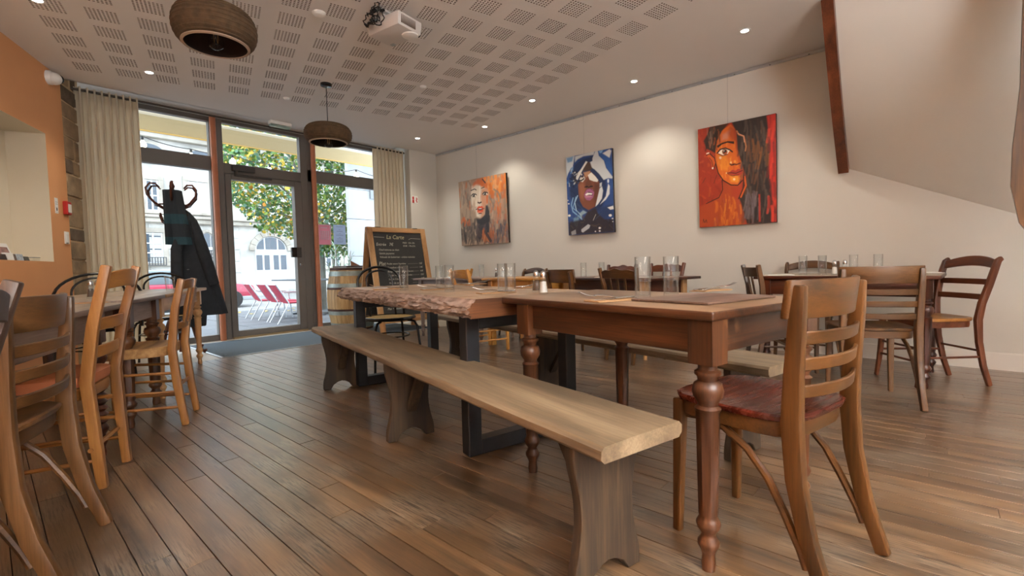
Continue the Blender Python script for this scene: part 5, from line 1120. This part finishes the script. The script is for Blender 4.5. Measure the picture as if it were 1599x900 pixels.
# orange and grey portrait
c = Canvas(190, 180, [(105, 190), (585, 85), (630, 795), (142, 838)], 5)
c.poly('a08a76', BIG); c.strokes(160, (100, 120, 600, 780), ['8a7464', 'b39a84', 'c4ac94', '77675c', 'ad8a70'], 80, .016, .5); c.strokes(60, (330, 100, 590, 300), ['dc7a2a', 'e08a3c', 'c8692a', 'd9975c', 'e2a068'], 60, .022, .75); c.strokes(30, (430, 280, 600, 520), ['d9803c', 'b9927a', 'c9a68c', 'd06a30', '8f7a70'], 70, .016, .6); c.strokes(50, (110, 180, 250, 400), ['8a7a70', 'c06a3c', '9a8c80', 'b5a594', '6d6058'], 80, .014, .55)
c.strokes(80, (120, 560, 330, 780), ['4a423e', '5d544e', '3a3634', '77675c'], 60, .018, .7); c.strokes(80, (300, 520, 430, 720), ['36343a', '2c2c34', '474048', '5a4a44'], 80, .018, .7); c.strokes(60, (430, 560, 620, 760), ['4a4a58', '6d5a50', 'a0664a', '8f7468', '55505a'], 70, .016, .65); c.poly('d9ccba', [(240, 230), (290, 200), (345, 230), (400, 250), (412, 300), (405, 420), (375, 520), (330, 550), (290, 530), (282, 470), (245, 420), (232, 320)], 1, .015)
c.poly('c77a4c', [(345, 250), (405, 240), (412, 330), (395, 440), (372, 520), (335, 548), (350, 440), (330, 330)], .75, .025); c.poly('d0652c', [(255, 200), (300, 150), (350, 160), (410, 200), (395, 245), (330, 215), (285, 215), (250, 240)], .85, .02); c.poly('8a6a58', [(240, 420), (290, 430), (290, 460), (250, 440)], .6, .015); c.strokes(20, (250, 330, 320, 420), ['e6dccc', 'cdb8a0', 'b59a84'], 40, .012, .5); c.line('e8ddd0', [(322, 230), (325, 300), (318, 370)], .012, .9); c.poly('d0601e', [(392, 320), (410, 310), (408, 400), (394, 400)], .9, .01)
c.poly('2b2a30', [(385, 420), (405, 412), (425, 480), (425, 580), (360, 620), (300, 600), (285, 550), (340, 555), (378, 510)], .95, .012)
for e in ((262, 320), (378, 300)): c.dot('efe6d8', e, 24, 15); c.dot('241c1a', e, 13, 14); c.dot('f0ece6', (e[0]-4, e[1]-5), 3, 3); c.line('1a1412', [(e[0]-26, e[1]+4), (e[0]-8, e[1]-15), (e[0]+18, e[1]-14), (e[0]+28, e[1]-6)], .008); c.line('3a2a22', [(e[0]-20, e[1]+14), (e[0]+16, e[1]+14)], .004)
c.line('3a2a20', [(232, 272), (270, 255), (288, 264)], .007); c.line('3a2a20', [(340, 246), (370, 234)], .006); c.line('4a2a1c', [(306, 390), (322, 396), (340, 386)], .010); c.dot('2a1610', (312, 392), 6, 4); c.dot('2a1610', (334, 389), 6, 4)
c.poly('d8502c', [(298, 440), (318, 425), (332, 430), (345, 422), (362, 440), (358, 480), (330, 505), (300, 490)], 1, .006); c.poly('3a1410', [(310, 452), (340, 446), (358, 456), (335, 468), (312, 468)], 1, .004); c.poly('e8e2d6', [(314, 450), (342, 446), (346, 454), (318, 458)], 1, .003); c.line('2a1a14', [(285, 462), (302, 456)], .006); c.line('2a1a14', [(358, 452), (372, 450)], .005); c.line('e88a6a', [(312, 488), (340, 486)], .008, .8); c.line('2a1a14', [(315, 503), (345, 500)], .006); c.dot('f0e6dc', (306, 524), 6, 9, .8)
c.strokes(24, (350, 640, 480, 740), ['b8683c', 'c47a4c', '9a5a3a'], 70, .014, .75); c.line('36343a', [(385, 690), (440, 780)], .025, .9); c.strokes(14, (140, 540, 220, 600), ['c8622c', 'b5683c'], 30, .014, .7); c.line('3a3230', [(350, 155), (380, 190)], .010); c.line('8a7a6a', [(470, 255), (510, 280), (540, 340)], .014, .8); c.line('8a7a6a', [(420, 330), (470, 420)], .014, .7)
canvas_thing('orange and grey portrait of a woman with parted red lips, farthest painting', c, 5.545, 4.545, 2.222, 1.225, XR-.075, XR-.04)
# fire equipment sign on the short end wall
def text(name, s, size, mat, par, loc, rot, shear=0, align='LEFT', ext=.0004, sx=1):
    cu = bpy.data.curves.new(name, 'FONT'); cu.body = s; cu.size = size; cu.shear = shear; cu.align_x = align; cu.extrude = ext; cu.resolution_u = 2
    cu.materials.append(mat); tmp = bpy.data.objects.new('text_source', cu); me = bpy.data.meshes.new_from_object(tmp); bpy.data.objects.remove(tmp); bpy.data.curves.remove(cu)
    o = bpy.data.objects.new(name, me); COL.objects.link(o); o.parent = par; o.location = loc; o.rotation_euler = rot; o.scale = (sx, 1, 1); return o
REDM = plain('sign_red', 'b5221c', .5)
FSg = thing('fire_sign', 'small white sign with red fire symbols on the end wall right of the curtain', 'sign', (4.655, 6.168, 1.985))
obj('plate', MB().box((0, -.001, 0), (.115, .003, .115)), M['white'], FSg, smooth=False)
obj('red_symbol', MB().box((-.035, -.003, .022), (.032, .002, .046)).box((-.035, -.003, -.03), (.036, .002, .050)), REDM, FSg, smooth=False)
obj('red_symbol', MB().beam([(.025, -.003, .032), (.038, -.003, .01), (.024, -.003, -.01), (.04, -.003, -.045)], .018, .002, (1, 0, .2)), REDM, FSg, smooth=False)
# left wall fittings
wl_rz = face(.9050, -.4254)
def on_wall(name, lab, cat, s, z, d=0.0):
    p = lw(s, z, d); return thing(name, lab, cat, p, math.atan2(.905, .4254)-math.pi)    # local +X along the wall, -Y... out of the wall = local +Y
def wall_box(par, nm, x0, x1, y0_, y1_, za, zb, mat, **k): return obj(nm, MB().bb(x0, x1, y0_, y1_, za, zb), mat, par, **k)
cam_ = on_wall('security_camera', 'white dome security camera on the orange wall below the ceiling', 'camera', .70, 2.685, 0.0)
obj('base', MB().lathe([(.001, 0), (.062, 0), (.062, .025), (.052, .04), (.001, .04)], n=24), M['white'], cam_).rotation_euler = (R(-90), 0, 0)
dm = obj('dome', MB().sphere((0, .045, -.005), .055, 20, 12), M['white'], cam_)
obj('lens_window', MB().sphere((-.030, .060, .004), .043, 16, 10), plain('smoked_dome', '23242c', .08), cam_)
sg = on_wall('notice_sign', 'small white notice on the orange wall left of the alarm call point', 'sign', .695, 1.535, .0)
wall_box(sg, 'plate', -.028, .028, .0, .003, -.07, .07, M['white'], smooth=False); wall_box(sg, 'arrow_mark', -.008, .008, .003, .004, -.045, -.018, M['black'], smooth=False); wall_box(sg, 'text_line', -.018, .018, .003, .004, .012, .016, M['grey'], smooth=False); wall_box(sg, 'text_line', -.018, .018, .003, .004, .03, .034, M['grey'], smooth=False)
al_ = on_wall('alarm_call_point', 'red fire alarm call point on the orange wall near the stone pier', 'alarm', .86, 1.53, .0)
wall_box(al_, 'red_box', -.045, .045, 0, .035, -.06, .065, REDM, bevel=.006); wall_box(al_, 'white_face', -.032, .032, .035, .039, -.04, .04, M['white'], bevel=.002)
sw = on_wall('light_switch', 'white light switch on the orange wall below the call point', 'switch', .845, 1.252, .0)
wall_box(sw, 'plate', -.042, .042, 0, .009, -.058, .058, M['white'], bevel=.003); wall_box(sw, 'rocker', -.008, .028, .009, .016, -.045, .035, M['white'], bevel=.003); wall_box(sw, 'indicator', .0, .026, .009, .0165, -.055, -.047, M['grey'], smooth=False)
# on the niche sill
def wl_panel(mb, s0_, s1_, z0_, z1_, d0, d1, th=.012):   # upright board in the niche leaning back from d0 to d1
    return mb.hexa([lw(s0_, z0_, d0-th), lw(s1_, z0_, d0-th), lw(s1_, z0_, d0), lw(s0_, z0_, d0), lw(s0_, z1_, d1-th), lw(s1_, z1_, d1-th), lw(s1_, z1_, d1), lw(s0_, z1_, d1)])
NZ0 = 1.0225; zs = NZ0+.001
pic = obj('framed_picture', wl_panel(MB(), -.42, .135, zs, zs+.275, -.12, -.215), plain('dark_grey_board', '4f4b45', .6), smooth=False); tag(pic, 'dark grey picture with an arched orange shape leaning in the niche', 'picture')
op_ = MB(); n_ = 14; vs = []
def on_pic(s_, k): d = -.12-.095*k+.0015; return lw(s_, zs+.275*k, d)
arch_ = [on_pic(-.36, .02), on_pic(.085, .02)]+[on_pic(-.14+.225*math.cos(math.pi*i/n_), .45+.42*math.sin(math.pi*i/n_)) for i in range(n_+1)]
op_.add(arch_, [tuple(range(len(arch_)))])
obj('orange_shape', op_, plain('picture_orange', 'b5703a', .7, var=.15, vscale=20), pic, smooth=False)
ph_ = obj('photo_card', wl_panel(MB(), -.09, .12, zs, zs+.135, -.06, -.105, .004), M['white'], smooth=False); tag(ph_, 'white framed red and brown photo card in front of the dark picture', 'card')
ic = MB(); ic.add([lw(-.065, zs+.03, -.0685), lw(.095, zs+.03, -.0685), lw(.095, zs+.105, -.0935), lw(-.065, zs+.105, -.0935)], [(0, 1, 2, 3)])
obj('photo_print', ic, plain('photo_print', '8f6a62', .6, var=.5, vscale=22), ph_, smooth=False)
for lab, a, b, h, d, mt_ in (('small dark box at the left of the niche sill', -.20, -.05, .045, -.03, plain('dark_box', '3a2622', .6, var=.4, vscale=30)), ('small white box on the niche sill', -.04, .045, .058, -.03, M['white']), ('small brown card standing on the niche sill', .05, .085, .05, -.032, plain('brown_card', '6d5a50', .7)), ('pale blue photo card on the niche sill', .095, .18, .052, -.03, plain('pale_blue_card', 'a9b3bd', .6, var=.25, vscale=40)), ('small dark grey device on the niche sill', .20, .265, .035, -.03, plain('dark_device', '4c4a44', .5))):
    o = obj('sill_item', wl_panel(MB(), a, b, zs, zs+h, d, d-.01, .03), mt_, bevel=.002); tag(o, lab, 'box')
cl = obj('clear_tray', wl_panel(MB(), .285, .40, zs, zs+.005, -.02, -.02, .10).add([], []), M['bulbglass'], smooth=False); tag(cl, 'clear plastic tray at the right end of the niche sill', 'tray')
obj('tray_rim', MB().tube([lw(.285, zs+.03, -.02), lw(.40, zs+.03, -.02), lw(.40, zs+.03, -.12), lw(.285, zs+.03, -.12)], .003, 6, True), M['grey'], cl)
obj('tray_wall', wl_panel(MB(), .285, .40, zs+.005, zs+.03, -.02, -.02, .002), M['bulbglass'], cl, smooth=False)
# bentwood coat rack with a scarf and a coat
rk = Vector((1.43, 6.22, 0)); BW = wood('bentwood_brown', '2a120a', '4a2212', '6b3620', 'Z', .3)
CRK = thing('coat_rack', 'brown bentwood coat rack with curled hooks before the left window', 'coat rack', rk)
obj('pole', MB().lathe([(.02, .02), (.022, .4), (.022, 1.2), (.026, 1.5), (.02, 1.72), (.014, 1.76), (.02, 1.785), (.012, 1.80), (.028, 1.85), (.012, 1.89), (.016, 1.905), (.001, 1.915)], n=12), BW, CRK)
for i in range(6):
    a = i*math.pi/3+.25; d = Vector((math.cos(a), math.sin(a), 0))
    obj('curled_hook', MB().tube([d*.02+Vector((0, 0, 1.56)), d*.09+Vector((0, 0, 1.60)), d*.18+Vector((0, 0, 1.655)), d*.245+Vector((0, 0, 1.73)), d*.255+Vector((0, 0, 1.80)), d*.215+Vector((0, 0, 1.855)), d*.16+Vector((0, 0, 1.855)), d*.125+Vector((0, 0, 1.82))], [.012, .012, .012, .011, .011, .010, .009, .008], 8), BW, CRK)
for i in range(4):
    a = i*math.pi/2+.6; d = Vector((math.cos(a), math.sin(a), 0))
    obj('lower_hook', MB().tube([d*.02+Vector((0, 0, 1.44)), d*.08+Vector((0, 0, 1.43)), d*.14+Vector((0, 0, 1.46)), d*.17+Vector((0, 0, 1.54))], .009, 8), BW, CRK)
    obj('foot', MB().tube([d*.015+Vector((0, 0, .50)), d*.10+Vector((0, 0, .44)), d*.18+Vector((0, 0, .26)), d*.24+Vector((0, 0, .06)), d*.29+Vector((0, 0, .02)), d*.31+Vector((0, 0, .05))], [.012, .014, .014, .015, .016, .012], 8), BW, CRK)
obj('ring', MB().tube([(.16*math.cos(a*math.pi/12), .16*math.sin(a*math.pi/12), 1.635) for a in range(24)], .008, 6, True), BW, CRK)
WOOL = plain('dark_charcoal_wool', '20242a', .95, var=.2, vscale=18, bump=.4, bscale=220)
SCF = plain('dark_scarf_wool', '262b31', .95, bump=.4, bscale=200); SCT = plain('teal_scarf_band', '25424c', .95, bump=.4, bscale=200)
# scarf folded over the near hooks
nrm = Vector((-rk.x, -rk.y, 0)).normalized(); sdv = Vector((-nrm.y, nrm.x, 0)) # sdv: to the right as seen
if sdv.dot(RT) < 0: sdv = -sdv
sb = rk+nrm*.20
SC = thing('scarf', 'dark charcoal scarf with teal end bands hanging on the coat rack', 'scarf', (sb.x, sb.y, 0))
def scf(u, v, back=0):
    w_ = .085+.035*v; x = (u-.5)*2*w_+.035*v; z = 1.775-.575*v; y = .025*math.sin(u*9+v*2)*v+.012*math.sin(u*17)
    return sdv*x+nrm*(y-.03*back)+Vector((0, 0, z+.012*math.sin(u*math.pi)*(1-v)))
def strip(v0, v1, mt_, nm, par, nv=8):
    m_ = MB().loft([[scf(i/14, v0+(v1-v0)*j/nv) for i in range(15)]+[scf(i/14, v0+(v1-v0)*j/nv, 1) for i in range(14, -1, -1)] for j in range(nv+1)]); return obj(nm, m_, mt_, par)
strip(0, .44, SCF, 'cloth', SC); strip(.44, .62, SCT, 'teal_band', SC); strip(.62, .86, SCF, 'cloth', SC); strip(.86, 1, SCT, 'teal_band', SC)
ct = rk+sdv*.10+nrm*.06
CO = thing('coat', 'long black coat hanging on the right side of the coat rack', 'coat', (ct.x, ct.y, 0))
def coat_ring(z, cx, hw_, hd, k):
    r_ = []
    for i in range(28):
        a = 2*math.pi*i/28; f = 1+.10*math.sin(a*5+k)*min(1, (1.5-z)/.7)+.05*math.sin(a*9+2*k)
        p = sdv*(cx+hw_*math.cos(a)*f)+nrm*(hd*math.sin(a)*f); r_.append(p+Vector((0, 0, z)))
    return r_
rg = [coat_ring(z, cx, hw_, hd, .4*i) for i, (z, cx, hw_, hd) in enumerate(((1.595, -.01, .02, .02), (1.56, .0, .05, .045), (1.48, .02, .085, .07), (1.35, .035, .115, .09), (1.15, .05, .14, .105), (.95, .06, .165, .11), (.75, .075, .20, .115), (.55, .09, .235, .12), (.42, .10, .26, .125)))]
cm_ = MB().loft(rg); obj('body', cm_, WOOL, CO)
def slv(t): return [(ct*0)+sdv*(.075+.02*t)+nrm*.10+Vector((0, 0, 1.45)), sdv*(.13+.02*t)+nrm*.13+Vector((0, 0, 1.20)), sdv*(.19)+nrm*.135+Vector((0, 0, .95)), sdv*(.235)+nrm*.13+Vector((0, 0, .76))]
obj('sleeve', MB().tube(slv(0), [.035, .058, .058, .05], 14), WOOL, CO)
obj('sleeve', MB().tube([sdv*(-.03)+nrm*.07+Vector((0, 0, 1.42)), sdv*(-.09)+nrm*.10+Vector((0, 0, 1.15)), sdv*(-.10)+nrm*.11+Vector((0, 0, .9)), sdv*(-.09)+nrm*.11+Vector((0, 0, .74))], [.03, .055, .055, .05], 14), WOOL, CO)
obj('coat_tail', MB().loft([[sdv*x_+nrm*y_+Vector((0, 0, z)) for x_, y_ in ((cx-w_, .09), (cx+w_, .09), (cx+w_, .04), (cx-w_, .04))] for z, cx, w_ in ((.8, .05, .10), (.5, .05, .11), (.30, .06, .08))]), WOOL, CO, bevel=.01)
obj('button', MB().lathe([(.001, .004), (.011, .003), (.012, 0), (.001, 0)], n=12), M['grey'], CO, loc=sdv*.0+nrm*.115+Vector((0, 0, .93)))
# barrel
BR = thing('barrel', 'oak wine barrel with galvanised hoops by the right hand window', 'barrel', (3.68, 6.50, 0))
OB = wood('barrel_oak', '8f6b40', 'b8915c', 'd0ad78', 'Z', .5, bump=.3); HOOP = plain('galvanised_hoop', '9aa39c', .45, metal=.5, var=.2, vscale=14); HOOPB = plain('rusty_hoop', '4a2a20', .6, metal=.3, var=.3, vscale=12)
def br_r(z): return .285+.065*math.sin(math.pi*min(1, max(0, z/.92)))
ns = 22
for i in range(ns):
    a0, a1 = 2*math.pi*i/ns+.004, 2*math.pi*(i+1)/ns-.004; rings = []
    for k in range(9):
        z = .92*k/8; r_ = br_r(z); am = (a0+a1)/2
        rings.append([((r_-.022)*math.cos(a0), (r_-.022)*math.sin(a0), z), (r_*math.cos(a0), r_*math.sin(a0), z), (r_*1.004*math.cos(am), r_*1.004*math.sin(am), z), (r_*math.cos(a1), r_*math.sin(a1), z), ((r_-.022)*math.cos(a1), (r_-.022)*math.sin(a1), z)])
    obj('stave', MB().loft(rings), OB, BR, smooth=False)
for za, zb_, mt_ in ((.0, .03, HOOPB), (.04, .11, HOOP), (.235, .29, HOOP), (.29, .32, HOOPB), (.605, .635, HOOPB), (.635, .69, HOOP), (.80, .87, HOOP), (.885, .918, HOOPB)):
    obj('hoop', MB().lathe([(br_r(za)+.001, za), (br_r(za)+.006, za), (br_r(zb_)+.006, zb_), (br_r(zb_)+.001, zb_)], n=44, cap=False), mt_, BR)
obj('head', MB().lathe([(.001, .875), (.27, .875), (.27, .89), (.001, .89)], n=36), OB, BR)
o = obj('tray_board', MB().box((3.68, 6.48, .935), (.44, .30, .022), .2), M['old']['X'], bevel=.004); tag(o, 'reddish wooden board lying on the barrel', 'board')
o = obj('price_card', MB().prism([(-.02, 0), (.11, 0), (-.02, .075)], Matrix.Translation((3.66, 6.42, .9475)) @ Matrix.Rotation(R(-25), 4, 'Z') @ Matrix.Rotation(R(90), 4, 'X'), .004), plain('brown_cardboard', '8a5c40', .8), smooth=False); tag(o, 'small brown folded card standing on the barrel board', 'card')
# paper notices on the glass
def paper(name, col):
    m, nt, p = newmat(name); p.inputs['Base Color'].default_value = c4(hexc(col)); p.inputs['Roughness'].default_value = .8
    t = N(nt, 'ShaderNodeBsdfTranslucent'); t.inputs[0].default_value = c4(hexc(col)); x = N(nt, 'ShaderNodeMixShader'); x.inputs[0].default_value = .5
    nt.links.new(p.outputs[0], x.inputs[1]); nt.links.new(t.outputs[0], x.inputs[2]); nt.links.new(x.outputs[0], nt.nodes['Material Output'].inputs[0]); return m
n1 = obj('paper_notice', MB().bb(3.447, 3.660, YW-.0065, YW-.005, 1.287, 1.60), paper('pink_notice_paper', 'e0a9b7'), smooth=False); tag(n1, 'pink and white timetable sheet taped to the right window, left one', 'notice', 'papers on the glass')
wm = MB(); 
for i in range(5):
    for j in range(9): wm.bb(3.485+i*.030, 3.485+i*.030+.022, YW-.0072, YW-.0066, 1.365+j*.0155, 1.365+j*.0155+.010)
obj('printed_table', wm.bb(3.452, 3.655, YW-.0069, YW-.0066, 1.588, 1.598).bb(3.642, 3.655, YW-.0069, YW-.0066, 1.29, 1.59).bb(3.49, 3.60, YW-.0069, YW-.0066, 1.545, 1.556), paper('notice_white', 'e8e8ee'), n1, smooth=False)
n2 = obj('paper_notice', MB().bb(3.700, 3.905, YW-.0065, YW-.005, 1.293, 1.605), paper('pale_blue_notice_paper', 'c6d2e4'), smooth=False); tag(n2, 'pale printed menu sheet taped to the right window, right one', 'notice', 'papers on the glass')
lm_ = MB()
for z, hw_ in ((1.572, .06), (1.525, .014), (1.50, .05), (1.462, .012), (1.44, .06), (1.402, .016), (1.38, .05), (1.35, .06), (1.33, .05)): lm_.bb(3.803-hw_, 3.803+hw_, YW-.0069, YW-.0066, z, z+.005)
obj('printed_lines', lm_, plain('ink_grey', '7a8598', .7), n2, smooth=False)
# chalkboard A-frame
bl_, br_, tl_b, tr_b = Vector((3.52, 5.42, 0)), Vector((4.40, 5.44, 0)), None, None
bd_c = (bl_+br_)/2; bw_ = .94; lean = math.radians(11.5); bh = 1.50
CHK = thing('chalkboard_sign', 'wooden A-frame chalkboard with the handwritten menu behind the slab table', 'sign', (bd_c.x, bd_c.y, 0), R(-4))
FW_ = {a: wood('board_frame_'+a, '8a6038', 'a87c4e', 'c09768', a, .5) for a in 'XYZ'}; SLT = plain('slate_black', '2b2a28', .75, var=.25, vscale=5); CHA = plain('chalk', 'b9b6aa', .9); CHY = plain('yellow_chalk', 'b9b28a', .9)
def leaf_panel(par, front):
    e = thing_part = bpy.data.objects.new('front_leaf' if front else 'back_leaf', None); COL.objects.link(e); e.parent = par; e.location = (0, 0 if front else .62, 0); e.rotation_euler = (-lean if front else lean, 0, 0)
    return e
def panel(front):
    Mx = Matrix.Translation((0, 0 if front else .62, 0)) @ Matrix.Rotation(-lean if front else lean, 4, 'X')
    def tr_(mb): mb.v = [tuple(Mx @ Vector(p)) for p in mb.v]; return mb
    ys = -.0 if front else 0
    for x in (-bw_/2+.04, bw_/2-.04): obj('frame_post', tr_(MB().box((x, 0, bh/2), (.08, .028, bh))), FW_['Z'], CHK, bevel=.003)
    for z in (bh-.035, .19): obj('frame_rail', tr_(MB().box((0, 0, z), (bw_-.16, .026, .07 if z > 1 else .09))), FW_['X'], CHK, bevel=.003)
    s_ = obj('slate', tr_(MB().box((0, .004 if front else -.004, (bh-.07+.235)/2), (bw_-.155, .012, bh-.07-.235))), SLT, CHK, smooth=False)
    return Mx, s_
Mf, slate = panel(True); panel(False)
hg = MB()
for x in (-.3, .3): hg.box((x, .30, bh*math.cos(lean)-.01), (.08, .03, .03))
obj('hinge', hg, M['black'], CHK, smooth=False)
def chalk(s, x, z, size, m_=CHA, sh=.25, al='LEFT'):
    q = Mf @ Vector((x, -.0035, z)); o = text('chalk_writing', s, size, m_, slate, q, (R(90)-lean, 0, 0), sh, al, sx=.95); return o
W0 = -.36
chalk('La Carte', -.19, 1.335, .085, CHY); chalk('Entrée   7€', W0, 1.235, .060)
chalk('MIDI  12h-14h', .06, 1.27, .036); chalk('SOIR  19h-21h', .06, 1.225, .036)
for i, s_ in enumerate(('Oeuf mimosa au thon', 'Salade paysanne', 'Velouté de butternut - crème noisette')): chalk(s_, W0+.03, 1.165-i*.052, .038)
chalk('Plat', W0, .955, .075); 
for i, (s_, pr_) in enumerate((('Poulet sauce Suprême', '15€'), ('Cannelloni ricotta', '14€'), ('Burger maison - Boeuf, bacon', '16€'), ('Burger végé - chou, carotte', '15€'), ('Salade César', '14€'), ('Pavé de saumon', '17€'), ('Tartare frites', '16€'), ('Pâtes du jour', '13€'))):
    chalk(s_, W0+.12+.01*i*0, .965-i*.055, .036, CHA); chalk(pr_, .285, .965-i*.055, .036)
chalk('Menu du midi - dessert et café', W0+.10, .515, .038, CHY)
chalk('Entrée + plat   18€', W0+.04, .41, .044); chalk('Plat + dessert  18€', W0+.04, .33, .044); chalk('Fromage', .17, .41, .034, CHY); chalk('Tarte', .20, .35, .034, CHY)
ln = MB()
def cl_(pts, r_=.0022): ln.tube([Mf @ Vector((x, -.003, z)) for x, z in pts], r_, 5)
cl_([(-.375, 1.36), (-.22, 1.355)]); cl_([(.17, 1.33), (.21, 1.35), (.37, 1.345)])
for i in range(8): cl_([(.10+.02*(i % 3), .972-i*.055), (.27, .975-i*.055)], .001)
cl_([(.10, .47), (.10, .34), (.13, .31), (.17, .28), (.2, .285), (.24, .275), (.28, .285), (.33, .28)])
o = obj('chalk_lines', ln, CHA, slate, smooth=False)
